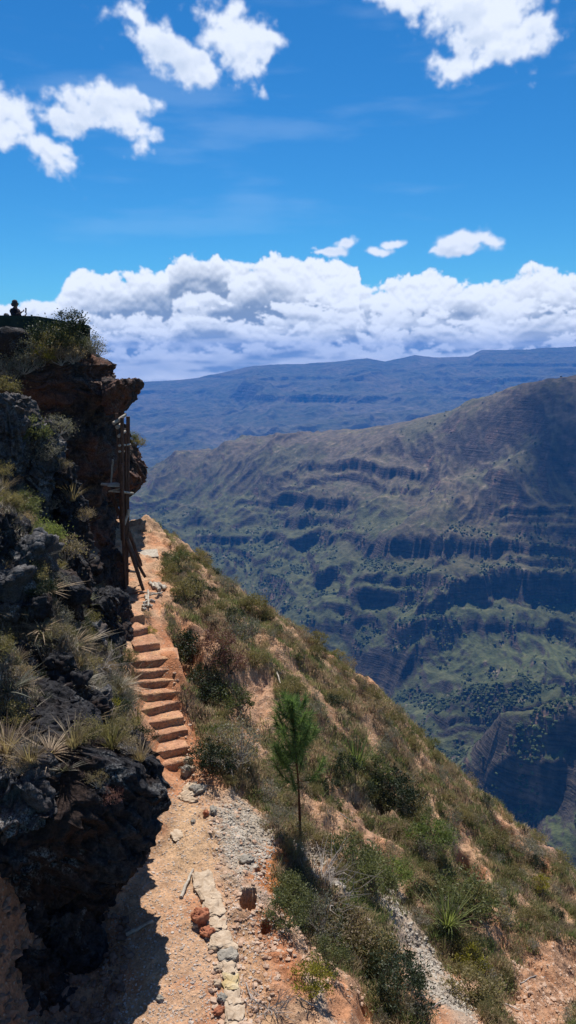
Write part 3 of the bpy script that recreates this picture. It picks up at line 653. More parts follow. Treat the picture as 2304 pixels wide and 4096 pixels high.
def mid_mass(X, Y):
    h, r1 = mid_smooth(X, Y)
    for P, hh, w in SPW:
        d = np.full(X.shape, 1e9)
        for a, b in zip(P[:-1, :2], P[1:, :2]):
            e = b-a; t = np.clip(((X-a[0])*e[0]+(Y-a[1])*e[1])/(e@e), 0, 1); d = np.minimum(d, np.hypot(X-a[0]-t*e[0], Y-a[1]-t*e[1]))
        h = h+hh*np.exp(-(d/w)**2*.9)*(1-.0*d)
    return h, r1
FW = []
for x0, x1, a_, b_, c_, hp in FACES:
    L = []
    for t, py in ((0, a_), (.25, (a_+b_)/2), (.5, b_), (.75, (b_+c_)/2), (1, c_)):
        px = x0+(x1-x0)*t; q = ray(px, py); Yr = np.linspace(1000, 4500, 900); hh = mid_mass(q[0]/q[1]*Yr, Yr)[0]; k = int(np.argmax(hh > q[2]/q[1]*Yr)); L.append((q[0]/q[1], Yr[k], hh[k]))
    L = np.array(L); FW.append((L, hp/F*L[:, 1].mean()))
def mid_h(X, Y):
    s = 1/1000.; h, r1 = mid_mass(X, Y); u = X/Y
    edge = fbm(X*s*5, Y*s*5, 3., 4)
    mask = np.clip(-.05+fbm(X*s*1.3, Y*s*1.3, 8., 3)*1.5, 0, .7)*sst(250, 700, X)
    h2 = terr(h+edge*6, BANDS, 1.35, mask)-edge*6
    st = np.zeros_like(h)
    for L, H_ in FW:
        c = np.interp(u, L[:, 0], L[:, 2]); yc = np.interp(u, L[:, 0], L[:, 1]); w = L[-1, 0]-L[0, 0]
        m = sst(L[0, 0]-w*.06, L[0, 0]+w*.10, u+edge*.010)*sst(L[-1, 0]+w*.06, L[-1, 0]-w*.10, u+edge*.010)*sst(420, 250, np.abs(Y-yc))
        k = H_*.75; x = (h+edge*9-c)/k; f = sst(2.2, .9, np.abs(x)); xc = np.clip(x, -2.2, 2.2)
        d = (.62*np.tanh((xc-.35)*7)+.38*np.tanh((xc+.55)*8)-xc*.85)*H_*.5*f*m; h2 = h2+d; st = np.maximum(st, m*f)
    h2 = h2+fbm(X*s*3, Y*s*3, 0., 5)*9+(ridged(X*s*7+Y*s*2.5, Y*s*2.4, 2., 4, .5)-1.)*7*(1-.5*sst(-470, -250, h))
    h2 = h2+fbm(X*.02, Y*.02, 3., 3)*1.6+st*(fbm(X*.018, Y*.018, 5., 3)*4)
    gul = sst(.1, -.5, r1+.2)*sst(-420, -560, h2)
    return h2+np.abs(fbm(X*.05, Y*.05, 5., 3))*5*gul
def mid_col(X, Y, Z, sl):
    s = 1/1000.; n = fbm(X*s*2.5, Y*s*2.5, 5., 5); n2 = fbm(X*s*12, Y*s*12, 6., 4); n3 = fbm(X*s*45, Y*s*45, 7., 3)
    col = np.zeros(X.shape+(3,)); col[:] = (.125, .105, .062)
    def lay(c, f):
        nonlocal col; f = np.clip(f, 0, 1)[..., None]; col = col*(1-f)+np.array(c)*f
    lay((.185, .148, .105), sst(-600, -350, Z+n*70)*.9); lay((.12, .125, .06), sst(.0, .5, -n+n2*.4)*sst(-620, -400, Z)*.6)               # dry brown heights
    lay((.115, .125, .055), sst(-.05, .45, n+n2*.5)*sst(-420, -560, Z)*.9)  # greener benches
    lay((.105, .125, .05), sst(-560, -700, Z+n*50)*.75)
    lay((.19, .175, .07), sst(.35, .7, n2+n*.4)*.35)
    lay((.05, .07, .035), sst(.15, .55, n2-n*.5+.15*n3)*sst(-500, -700, Z)*.8)  # woods
    lay((.27, .21, .16), sst(.62, .8, n2*.6+n3*.8)*.6)                # bare scars
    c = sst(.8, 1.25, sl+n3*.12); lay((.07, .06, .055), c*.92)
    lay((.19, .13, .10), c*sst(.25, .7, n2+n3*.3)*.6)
    return np.clip(col*.80*(1+.18*n3+.12*n2)[..., None], .01, 1)
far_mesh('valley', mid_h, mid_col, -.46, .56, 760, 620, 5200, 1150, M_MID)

def woods():
    rs = np.random.RandomState(21); n = 150000; u = rs.uniform(-.40, .50, n); Y = 1050*(3300/1050.)**rs.uniform(0, 1, n); X = u*Y; s = 1/1000.
    n2 = fbm(X*s*12, Y*s*12, 6., 4); n = fbm(X*s*2.5, Y*s*2.5, 5., 5); h, r1 = mid_smooth(X, Y)
    w = (sst(.12, .5, n2-n*.5-.2*r1+.35*fbm(X*s*35, Y*s*35, 3., 3))**1.3+.003)*(.1+.9*sst(-480, -640, h)); k = rs.uniform(size=len(X)) < w*.8; X, Y = X[k], Y[k]; Z = mid_h(X, Y)
    ico = np.array([(0,0,1),(.89,0,.45),(.28,.85,.45),(-.72,.53,.45),(-.72,-.53,.45),(.28,-.85,.45),(.72,.53,-.45),(-.28,.85,-.45),(-.89,0,-.45),(-.28,-.85,-.45),(.72,-.53,-.45),(0,0,-1)])
    f = np.array([(0,1,2),(0,2,3),(0,3,4),(0,4,5),(0,5,1),(1,6,2),(2,7,3),(3,8,4),(4,9,5),(5,10,1),(6,7,2),(7,8,3),(8,9,4),(9,10,5),(10,6,1)]); m = len(X); r = 1.2+3.4*rs.uniform(0, 1, m)**2.2
    V = ico[None]*rs.uniform(.6, 1.4, (m, 12, 1))*r[:, None, None]*np.array([1, 1, .9])+np.stack([X, Y, Z+r*.5], -1)[:, None]
    c = np.array([(.055, .075, .032), (.07, .09, .038), (.085, .105, .045)])[rs.randint(0, 3, m)]*rs.uniform(.7, 1.3, (m, 1))
    tag(mesh_obj('distant_trees', V.reshape(-1, 3), (f[None]+(np.arange(m)*12)[:, None, None]).reshape(-1, 3), M_MID, None, False, np.repeat(c, 12, 0)), kind='stuff'); print('woods', m)
woods()
sky_far = [(-150,384),(0,384),(141,382),(180,379),(215,374),(235,369),(254,365),(302,364),(330,362),(366,358),(385,361),(415,354),(433,357),(469,356),(481,350),(530,349),(576,346),(700,344)]
FY = 13500.
ux = np.array([wy(a, b, FY)[0]/FY for a, b in sky_far]); uz = np.array([wy(a, b, FY)[2] for a, b in sky_far])
def far_h(X, Y):
    s = 1/1000.; u = X/Y
    top = np.interp(u, ux, uz)
    low = -880+200*u
    t = np.clip((Y-5600)/(FY-5600), 0, 1)
    prof = np.interp(t, [0, .18, .35, .5, .62, .75, .88, 1.], [0, .08, .20, .36, .52, .66, .84, 1.])
    b = low+(top-low)*prof
    wx = fbm(X*s*.4, Y*s*.4, 1., 4)*700; x2 = X+wx; y2 = Y+wx*.7
    r = ridged(x2*s*.42, y2*s*.26, 3., 6, .48)-1.1
    k = np.minimum(1, (1-t)*3.2+.06)
    h = b+r*190*k+fbm(X*s*3, Y*s*3, 2., 4)*22*np.minimum(1, k+.2)
    mask = np.clip(.8+fbm(X*s*.5, Y*s*.5, 8., 3)*1.4, 0, 1.4)*np.minimum(1, k+.3)
    h = terr(h, [(-560, -460, .8), (-330, -250, .8), (-120, -60, .6), (60, 130, .5), (250, 300, .4)], 1.5, mask)
    h = np.where(Y > FY, h-(Y-FY)*.5, h)
    return h
def far_col(X, Y, Z, sl):
    s = 1/1000.; n = fbm(X*s*.9, Y*s*.9, 5., 5); n2 = fbm(X*s*5, Y*s*5, 6., 4)
    col = np.zeros(X.shape+(3,)); col[:] = (.14, .135, .08)
    def lay(c, f):
        nonlocal col; f = np.clip(f, 0, 1)[..., None]; col = col*(1-f)+np.array(c)*f
    lay((.20, .17, .11), sst(0, .5, n)*.7); lay((.06, .08, .045), sst(.0, .5, n2-n*.4)*.6); lay((.07, .065, .06), sst(.6, 1.0, sl)*.9)
    return np.clip(col*.8*(1+.2*n2)[..., None], .01, 1)
far_mesh('mountain_range', far_h, far_col, -.5, .56, 620, 4700, 15000, 700, M_FAR)
# the skyline's second, farther ridge on the right
base_ground = mesh_obj('terrain_floor', [(-14000, -2000, -1000), (14000, -2000, -1000), (14000, 14000, -1000), (-14000, 14000, -1000)], np.array([[0, 1, 2, 3]]), M_FAR, cols=np.tile((.12, .12, .07), (4, 1)))
tag(base_ground, kind='structure')

def cloud():
    m, g, b, P, _ = mat_base('cloud'); b.inputs['Base Color'].default_value = (.9, .9, .92, 1); b.inputs['Roughness'].default_value = 1
    out = [n for n in g.nt.nodes if n.type == 'OUTPUT_MATERIAL'][0]; tr = g.n('ShaderNodeBsdfTransparent'); mx = g.n('ShaderNodeMixShader')
    ln = g.vm('LENGTH', g.vm('MULTIPLY', P, (1/165., 1/330., 0)), out=1)
    g.L.new(g.ramp(g.m('ADD', g.m('SUBTRACT', 1.0, ln), g.m('MULTIPLY', g.m('SUBTRACT', g.noise(P, .012, 6, .6), .5), 1.1)), -.05, .85, 0, .62), mx.inputs[0])
    g.L.new(tr.outputs[0], mx.inputs[1]); g.L.new(b.outputs[0], mx.inputs[2]); g.L.new(mx.outputs[0], out.inputs[0])
    V, Fc = loft([(-40, 0, 0, 90, 190), (-25, 0, 0, 150, 300), (0, 0, 0, 165, 330), (25, 0, 0, 140, 280), (45, 0, 0, 80, 160)], nth=120, nz=60, amp=(30, 14, 6), sc=(.012, .03, .08), sq=2.1)
    V[:, 2] += 30*pn2(V[:, 0]*.01, V[:, 1]*.01); o = mesh_obj('cloud', V, Fc, m); o.location = (810, 3880, 2000); o.rotation_euler = (0, 0, -.35); tag(o, kind='structure')
cloud()
# ------------------------------------------------------------------ haze
def haze():
    m = bpy.data.materials.new('haze'); m.use_nodes = True; nt = m.node_tree; nt.nodes.clear(); g = NT(nt)
    out = g.n('ShaderNodeOutputMaterial'); v = g.n('ShaderNodeVolumePrincipled')
    v.inputs['Color'].default_value = (.05, .32, 1.0, 1); v.inputs['Density'].default_value = 6.6e-5; v.inputs['Anisotropy'].default_value = .1
    g.L.new(v.outputs[0], out.inputs['Volume'])
    mb = MB(); mb.box((0, 6600, 0), (30000, 18000, 2*1002)); o = mb.build('haze', m)
    o.location = (0, 0, 0)
    me = o.data; co = np.array([v_.co[:] for v_ in me.vertices]); co[:, 2] = np.where(co[:, 2] > 0, 290, -1001.5); me.vertices.foreach_set('co', co.astype(np.float32).ravel())
    tag(o, kind='stuff')
haze()

# ------------------------------------------------------------------ plants
def stone_mesh(seed, sx, sy, sz, nth=28, nz=14, rough=.25, pw=.6):
    th = np.linspace(0, 2*np.pi, nth, endpoint=False); ph = np.linspace(-1, 1, nz)*np.pi/2
    T_, P_ = np.meshgrid(th, ph); f = lambda v, e: np.sign(v)*np.abs(v)**e
    X = f(np.cos(P_), pw)*f(np.cos(T_), min(.8, pw*1.4)); Y = f(np.cos(P_), pw)*f(np.sin(T_), min(.8, pw*1.4)); Z = f(np.sin(P_), pw)
    n = 1+rough*fbm(X*1.4+seed*3.3, Y*1.4, Z*1.4+seed*1.7, 4); V = np.stack([X*n*sx/2, Y*n*sy/2, Z*n*sz/2], -1).reshape(-1, 3)
    return V, grid_faces(nz, nth, True)
def leaf_quads(cen, nrm_dir, size, rs, asp=.45):
    """small pointed leaves: (n,3) centres, rough outward directions, lengths"""
    n = len(cen); d = nrm_dir+rs.normal(size=(n, 3))*.7; d /= np.linalg.norm(d, axis=1)[:, None]+1e-9
    a = np.cross(d, rs.normal(size=(n, 3))); a /= np.linalg.norm(a, axis=1)[:, None]+1e-9
    L = (size*rs.uniform(.6, 1.35, n))[:, None]; w = L*asp
    V = np.stack([cen, cen+d*L*.5+a*w*.5, cen+d*L, cen+d*L*.5-a*w*.5], 1)
    return V.reshape(-1, 3), np.arange(n*4).reshape(n, 4)
def shrub_mesh(seed, h, w, ntips, nleaf, ls, spread=.16, asp=.45, stems=7, up=.5, flat=1.):
    rs = np.random.RandomState(seed); tips = []; mb = MB()
    for i in range(ntips):
        th = rs.uniform(0, 2*np.pi); r = w*math.sqrt(rs.uniform(.02, 1))*.5; zt = h*(rs.uniform(.35, 1))*math.sqrt(max(.12, 1-(2*r/w)**2*.75))*flat
        tips.append((r*math.cos(th), r*math.sin(th), zt))
    tips = np.array(tips)
    for i, tp in enumerate(tips[:max(stems*2, 10)]):
        b = np.array([rs.uniform(-.05, .05), rs.uniform(-.05, .05), -.05]); mid = (b+tp)/2+np.array([rs.normal()*.04*w, rs.normal()*.04*w, -.06*h*rs.uniform(0, 1)])
        mb.tube([b, mid, tp], [.012*h+.004, .008*h+.003, .003], 4, (.5, .5, .5))
    k = rs.randint(0, len(tips), nleaf); sp = spread*w
    tipw = rs.uniform(.35, 1.25, len(tips))[k]; off = rs.normal(size=(nleaf, 3))*np.array([sp, sp, sp*.75])*(rs.uniform(.2, .9, nleaf)*tipw)[:, None]
    cen = tips[k]+off; cen[:, 2] = np.maximum(cen[:, 2], .01)
    t = rs.uniform(0, 1, nleaf)*.6+.4*rs.uniform(0, 1, len(tips))[k]
    V, Fc = leaf_quads(cen, off/(sp+1e-6)+np.array([0, 0, up]), np.full(nleaf, ls), rs, asp)
    return V, Fc, np.repeat(np.stack([t, t, t], -1), 4, 0), mb
PROTO = {}
def make_shrub(kind, seed, name, h, w, ntips, nleaf, ls, leafmat, stemmat=None, **k):
    V, Fc, cc, mb = shrub_mesh(seed, h, w, ntips, nleaf, ls, **k)
    fm = mesh_obj('foliage', V, Fc, leafmat, None, False, cc); sm = mb.build('stem', stemmat or M_STEM)
    fo, st = fm.data, sm.data; bpy.data.objects.remove(fm); bpy.data.objects.remove(sm)
    PROTO.setdefault(kind, []).append((name, fo, st))
def blades(n, rs, base, L, wid, lean, curl, up=1.0):
    """curved tapering blades; base (n,3), L (n,), lean (n,2) horizontal direction"""
    ln = np.linalg.norm(lean, axis=1)[:, None]+1e-9; side = np.stack([-lean[:, 1], lean[:, 0], np.zeros(n)], -1)/ln
    rows = []
    for t, wf in ((0, 1.), (.35, .9), (.7, .6), (1, .06)):
        c = base+np.concatenate([lean*(t*(1+curl*t))*L[:, None], (L*(up*t-.42*curl*t*t*ln[:, 0]*1.3))[:, None]], 1)
        w = side*(wid*wf)[:, None]*.5; rows.append(c-w); rows.append(c+w)
    V = np.stack(rows, 1).reshape(-1, 3); b = np.arange(n)[:, None]*8
    Fc = np.concatenate([b+np.array([[0, 1, 3, 2]]), b+np.array([[2, 3, 5, 4]]), b+np.array([[4, 5, 7, 6]])], 0)
    return V, Fc
def make_tuft(kind, seed, name, n, L, wid, mat, spread=.06, lean=.5, curl=.5, up=1., part='leaves'):
    rs = np.random.RandomState(seed); th = rs.uniform(0, 2*np.pi, n); r = spread*np.sqrt(rs.uniform(0, 1, n))
    base = np.stack([r*np.cos(th), r*np.sin(th), np.full(n, -.03)], -1); le = lean*rs.uniform(.15, 1.1, n)
    lv = np.stack([np.cos(th+rs.normal(size=n)*.3), np.sin(th+rs.normal(size=n)*.3)], -1)*le[:, None]
    V, Fc = blades(n, rs, base, L*rs.uniform(.55, 1.1, n), wid*rs.uniform(.7, 1.2, n), lv, curl, up)
    t = rs.uniform(0, 1, n); o = mesh_obj('leaves', V, Fc, mat, None, True, np.repeat(np.stack([t, t, t], -1), 8, 0))
    me = o.data; bpy.data.objects.remove(o); PROTO.setdefault(kind, []).append((name, me, None))
for s_ in range(3):
    make_shrub('olive', 100+s_, 'shrub', .55, .8, 34, 2600, .040, L_OLIVE)
    make_shrub('green', 110+s_, 'shrub', .6, .85, 30, 2800, .042, L_GREEN)
    make_shrub('grey', 120+s_, 'dry_bush', .55, .75, 34, 1700, .034, L_GREY, M_DEAD, stems=12)
    make_shrub('dark', 130+s_, 'shrub', .6, .85, 30, 2600, .045, L_DARK)
    make_shrub('dry', 140+s_, 'dry_bush', .45, .7, 36, 1500, .036, L_DRY, M_DEAD, stems=14)
for s_ in range(2):
    make_shrub('bright', 150+s_, 'shrub', .5, .9, 34, 3200, .040, L_BRIGHT, up=.9)
    make_shrub('red', 160+s_, 'shrub', .5, .7, 30, 1800, .036, L_RED)
    make_shrub('yellow', 170+s_, 'shrub', .45, .55, 24, 1500, .038, L_YEL, up=.9)
    make_tuft('tuft_olive', 180+s_, 'grass_tuft', 110, .55, .012, L_OLIVE, .09, .6, .6)
    make_tuft('tuft_dry', 190+s_, 'grass_tuft', 120, .5, .011, L_DRY, .08, .7, .7)
    make_tuft('tuft_green', 200+s_, 'grass_tuft', 110, .6, .016, L_BRIGHT, .09, .6, .6)
    make_tuft('agave_grey', 210+s_, 'rosette_plant', 60, .46, .026, L_GREY, .05, 1.25, .25, .62)
    make_tuft('agave_dry', 220+s_, 'rosette_plant', 64, .46, .024, L_DRY, .05, 1.3, .3, .5)
    make_tuft('agave_green', 230+s_, 'rosette_plant', 60, .5, .028, L_GREEN, .05, 1.1, .25, .75)
def place(kind, pos, s=1., label=None, cat=None, group=None, rs=RS, sz=None):
    name, fo, st = PROTO[kind][rs.randint(len(PROTO[kind]))]
    sc = (s*rs.uniform(.9, 1.1), s*rs.uniform(.9, 1.1), (sz or s)*rs.uniform(.92, 1.08)); rz = rs.uniform(0, 6.28)
    tilt = (rs.normal()*.08, rs.normal()*.08+.12*(name != 'shrub'), rz)
    if st is None:
        o = bpy.data.objects.new(name, fo); C.objects.link(o); o.location = pos; o.rotation_euler = tilt; o.scale = sc
    else:
        o = empty(name, pos); o.rotation_euler = tilt; o.scale = sc
        for nm, me in (('foliage', fo), ('stem', st)):
            c = bpy.data.objects.new(nm, me); C.objects.link(c); c.parent = o
    return tag(o, label, 'dry bush' if name == 'dry_bush' else cat, group)
NAMED = [ # px, py of the foot, kind, scale, label
 (356,768,'tuft_green',1.5,'bright yellow-green grass tuft standing out right of the pine sapling'),
 (385,806,'dark',1.7,'large dark green shrub with a black hollow under it, right of the pine sapling'),
 (372,786,'green',1.2,'rounded mid green shrub just above the large dark shrub with the hollow'),
 (405,812,'dark',1.1,'smaller dark shrub touching the right side of the large dark shrub with the hollow'),
 (426,845,'bright',1.3,'bright green shrub highest of the vivid green ones on the right slope'),
 (350,870,'green',1.25,'spreading green shrub between the pine sapling and the white scree'),
 (368,892,'green',1.3,'green shrub at the upper end of the wide white scree'),
 (388,885,'bright',1.,'light green feathery shrub right of the spreading shrub above the scree'),
 (388,985,'dark',1.25,'large dark green shrub at the bottom, left of the white scree'),
 (402,1005,'dark',1.1,'darkest low shrub at the bottom edge beside the white scree'),
 (375,960,'olive',1.0,'olive shrub above the dark shrub at the left border of the scree'),
 (462,915,'green',1.5,'big green bush in the middle of the lower right slope'),
 (484,920,'olive',1.2,'olive bush leaning on the right side of the big green bush'),
 (448,925,'tuft_green',1.3,'long bladed green grass clump at the foot of the big green bush'),
 (474,1000,'olive',1.2,'olive shrub at the bottom between the white scree and the bare pink slope'),
 (470,975,'yellow',1.2,'yellow flowered shrub between the white scree and the bare pink slope'),
 (541,892,'yellow',.9,'small yellow shrub high on the right side below the pink soil strip'),
 (240,760,'grey',1.5,'tangled grey brown bush at the foot of the bare orange bank'),
 (234,712,'green',1.1,'green topped bush at the left end of the bare orange bank'),
 (212,772,'dark',1.1,'dark brown bush right of the lowest earth steps'),
 (206,702,'dark',1.3,'dark shrub on the bank right of the middle earth steps'),
 (192,660,'dark',1.3,'dark shrub in the hollow right of the upper earth steps'),
 (187,600,'olive',1.2,'olive shrub on the ridge just right of the split logs'),
 (178,568,'green',1.0,'green shrub on the ridge crest beside the far end of the path'),
 (255,612,'olive',1.0,'small pale leaved shrub sticking up from the ridge line left of the valley'),
 (218,655,'red',1.5,'dull red leaved bush on the slope right of the upper steps'),
 (228,672,'red',1.2,'smaller dull red bush below the larger red one'),
 (240,640,'grey',1.3,'grey shrub upslope of the red bushes near the ridge'),
 (312,992,'yellow',1.,'small yellow green cushion plant in the red gully at the bottom'),
 (328,972,'green',.8,'small round green plant in the red gully left of the dark bottom shrubs'),
 (150,634,'yellow',.5,'tiny yellow green plant at the edge of the top step'),
 (147,618,'dry',.45,'small dry plant growing beside the narrow top steps'),
 (290,905,'green',.9,'green shrub in the hollow below the orange earth, left of the scree'),
 (285,925,'green',.8,'low green shrub at the left rim of the scree, below the orange earth'),
 (318,930,'grey',1.2,'grey twiggy shrub lying over the upper white scree'),
 (345,945,'dry',1.3,'brown dry bush at the left rim of the white scree'),
 (116,696,'tuft_dry',1.1,'pale drooping grass tuft overhanging the left side of the middle steps'),
 (108,712,'yellow',.8,'yellow green plant under the drooping grass tuft by the steps'),
 (127,662,'olive',.6,'olive plant at the left end of the upper earth steps'),(131,684,'tuft_dry',.9,'dry tuft hanging over the left ends of the middle earth steps'),(133,706,'dry',.7,'brown plant crowding the left ends of the middle earth steps'),(137,724,'tuft_olive',.9,'olive tuft overhanging the lower earth steps on their left'),(143,744,'dark',.6,'dark leaved plant in the corner between boulder and lowest steps'),(148,752,'tuft_dry',.6,'small dry tuft in the corner between boulder and lowest steps'),
]
for (px, py, kd, s, lb) in NAMED:
    if s: place(kd, hit(px, py), s, lb, 'grass tuft' if 'tuft' in kd else 'shrub')
LEFT = [
 (22,520,'green',1.0,'green shrub growing between the grey pillars and the red cliff'),
 (40,545,'bright',1.0,'light green shrub on the left hillside below the dark pillars'),
 (14,745,'agave_green',1.2,'bright green spiky rosette at the left edge above the pale lichen rock'),
 (58,748,'agave_dry',1.0,'straw coloured spiky rosette centred above the huge boulder'),
 (84,722,'agave_dry',1.2,'straw coloured rosette with curved leaves just left of the lowest visible steps'),
 (8,690,'agave_grey',1.0,'silver grey rosette at the left edge, half way down the hillside'),
 (52,640,'agave_grey',1.0,'pale grey rosette in the middle of the dry hillside'),
 (72,645,'agave_dry',1.1,'brown rosette just right of the pale grey one on the dry hillside'),
 (10,640,'agave_dry',1.0,'yellowish rosette at the left edge above the silver grey one'),
 (46,590,'agave_dry',.95,'fan shaped dry rosette under the light green shrub on the left'),
 (90,610,'agave_grey',.7,'small rosette above the dark rock by the upper steps'),
 (36,732,'agave_green',1.0,'green rosette with dark heart left of the straw coloured rosettes'),
 (4,735,'agave_grey',1.1,'grey rosette touching the left edge just above the boulder'),
 (98,742,'agave_grey',.7,'small grey rosette on the upper edge of the huge boulder'),
]
for (px, py, kd, s, lb) in LEFT:
    place(kd, hit(px, py), s, lb, 'rosette plant' if 'agave' in kd else 'shrub')
DR = [(14,590,.8),(38,612,.6),(66,600,.9),(92,640,.7),(26,665,.7),(70,690,.6),(100,706,.5),(46,700,.6),(84,575,.8),(10,612,.5),(60,668,.45),(112,660,.5),(34,560,.9),(90,712,.6)]
for i, (px, py, w) in enumerate(DR):
    p = hit(px, py); V, Fc = stone_mesh(60+i, w, w*.8, w*.75, 44, 26, .5); V += (fbm(V[:, 0]*6, V[:, 1]*6, V[:, 2]*6+i, 4)*.05)[:, None]*V/np.linalg.norm(V, axis=1)[:, None]
    o = mesh_obj('rock', V, Fc, M_DARK if i % 3 else M_PILLAR, None, True); o.location = (p[0], p[1], p[2]+w*.12); o.rotation_euler = (RS.uniform(-.3, .3), RS.uniform(-.3, .3), RS.uniform(0, 3))
    tag(o, 'dark rough rock showing between the dry plants on the left hillside', 'rock', 'rocks showing through the left hillside')
# scattered repeats
def pick(mask, n, seed, dmin):
    rs = np.random.RandomState(seed); w = (mask*YY**1.3).ravel(); w /= w.sum(); idx = rs.choice(len(w), n*12, p=w, replace=False); out = []
    for k in idx:
        p = (XX.ravel()[k], YY.ravel()[k], ZZ.ravel()[k])
        if all((p[0]-q[0])**2+(p[1]-q[1])**2 > dmin*dmin for q in out): out.append(p)
        if len(out) >= n: break
    return out
PX, PY = pix(XX, YY, ZZ)
inview = (PX > -30) & (PX < 600) & (PY < 1060)
# what the eye can see of the ground
vis = np.ones_like(ZZ, bool); run = np.minimum.accumulate(PY, axis=0); vis[1:] = PY[1:] <= run[:-1]+6
BEHIND = {}
SHL = {'olive': ('olive green shrub among many on the ridge slope', 'olive shrubs all over the ridge slope'),
       'grey': ('grey brown twiggy shrub among many on the ridge slope', 'grey shrubs all over the ridge slope'),
       'dry': ('low dry brown shrub among many on the ridge slope', 'dry shrubs all over the ridge slope'),
       'green': ('mid green leafy shrub among many on the ridge slope', 'green shrubs all over the ridge slope'),
       'dark': ('small dark leaved shrub among many on the ridge slope', 'dark shrubs all over the ridge slope')}
rs = np.random.RandomState(5)
wide = (PX > -160) & (PX < 780) & (PY < 1160)
for p in pick(VM*inview*vis*(YY > 8)*(.15+sst(-.3, .3, fbm(XX*.8, YY*.8, 44., 3))), 290, 3, .34):
    px, py = pix(*p); r = rs.uniform(); far_ = py < 700
    kd = 'olive' if r < .34 else 'grey' if r < .60 else 'dry' if r < .87 else 'green' if r < .92 else 'dark'
    place(kd, p, .32+.55*rs.uniform()**1.8, SHL[kd][0], 'shrub', SHL[kd][1], rs)
LSH = {'grey': ('grey twiggy shrub on the rocky hillside left of the steps', 'grey shrubs on the rocky left hillside'),
       'dry': ('dry brown shrub on the rocky hillside left of the steps', 'dry shrubs on the rocky left hillside'),
       'olive': ('olive shrub on the rocky hillside left of the steps', 'olive shrubs on the rocky left hillside'),
       'tuft_dry': ('dry straw grass tuft on the rocky hillside left of the steps', 'straw grass tufts on the rocky left hillside'),
       'dark': ('dark leaved shrub on the rocky hillside left of the steps', 'dark shrubs on the rocky left hillside')}
for p in pick(VLM*inview*(YY < 21)*(YY > 8.5), 165, 8, .28):
    r = rs.uniform(); kd = 'grey' if r < .26 else 'dry' if r < .48 else 'tuft_dry' if r < .78 else 'olive' if r < .9 else 'dark'
    place(kd, p, rs.uniform(.45, .8), LSH[kd][0], 'grass tuft' if 'tuft' in kd else 'shrub', LSH[kd][1], rs)
AG = {'agave_grey': ('silver grey rosette plant among the dry growth left of the steps', 'grey rosettes on the rocky left hillside'), 'agave_dry': ('straw coloured rosette plant among the dry growth left of the steps', 'straw rosettes on the rocky left hillside'), 'agave_green': ('green rosette plant among the dry growth left of the steps', 'green rosettes on the rocky left hillside')}
for p in pick(VLM*inview*(YY < 17)*(YY > 8.5), 34, 18, .5):
    r = rs.uniform(); kd = 'agave_grey' if r < .45 else 'agave_dry' if r < .85 else 'agave_green'
    place(kd, (p[0], p[1], p[2]+.12), rs.uniform(.4, .85), AG[kd][0], 'rosette plant', AG[kd][1], rs)
# ground cover: grass and small herbs nobody could count
def cover(name, mask, n, seed, L, wid, pal, lean=.5, curl=.5, per=6, spread=.05):
    rs = np.random.RandomState(seed); w = mask.ravel()*1.; w /= w.sum(); k = rs.choice(len(w), n, p=w)
    bx = XX.ravel()[k]+rs.normal(size=n)*.03; by = YY.ravel()[k]+rs.normal(size=n)*.03; bz = gh(bx, by)
    hsz = (1+.5*fbm(bx*1.7, by*1.7, 3., 3))*rs.uniform(.5, 1.2, n)
    pi = rs.randint(0, len(pal), n); pn_ = np.clip((fbm(bx*.7, by*.7, 6., 4)+.5)*len(pal), 0, len(pal)-.01).astype(int); pi = np.where(rs.uniform(size=n) < .65, pn_, pi)
    pal = np.array(pal); tc_ = pal[pi]*rs.uniform(.55, 1.45, (n, 1))
    N = n*per; b = np.repeat(np.stack([bx, by, bz], -1), per, 0)+np.stack([rs.normal(size=N)*spread, rs.normal(size=N)*spread, np.full(N, -.01)], -1)
    th = rs.uniform(0, 6.28, N); le = lean*rs.uniform(.1, 1.2, N)
    V, Fc = blades(N, rs, b, np.repeat(hsz*L, per)*rs.uniform(.5, 1.1, N), wid*rs.uniform(.7, 1.3, N), np.stack([np.cos(th)*le, np.sin(th)*le], -1), curl)
    cc = np.repeat(np.clip(np.repeat(tc_, per, 0)*rs.uniform(.8, 1.2, (N, 1)), 0, 1), 8, 0)
    o = mesh_obj(name, V, Fc, M_GRASS, None, False, cc)
    return tag(o, None, None, None, 'stuff')
PALR = [(.42,.31,.18),(.30,.26,.12),(.20,.23,.08),(.13,.17,.055),(.24,.23,.10),(.52,.41,.26),(.32,.22,.15)]
PALL = [(.33,.27,.20),(.22,.18,.13),(.13,.13,.07),(.52,.46,.38),(.20,.17,.15)]
edge = np.clip(VM+.0, 0, 1)
cover('grass', edge**1.5*wide*vis, 66000, 1, .14, .012, PALR)
cover('dry_grass', VLM*inview*(YY < 21), 17000, 2, .14, .010, PALL, .8, .7)
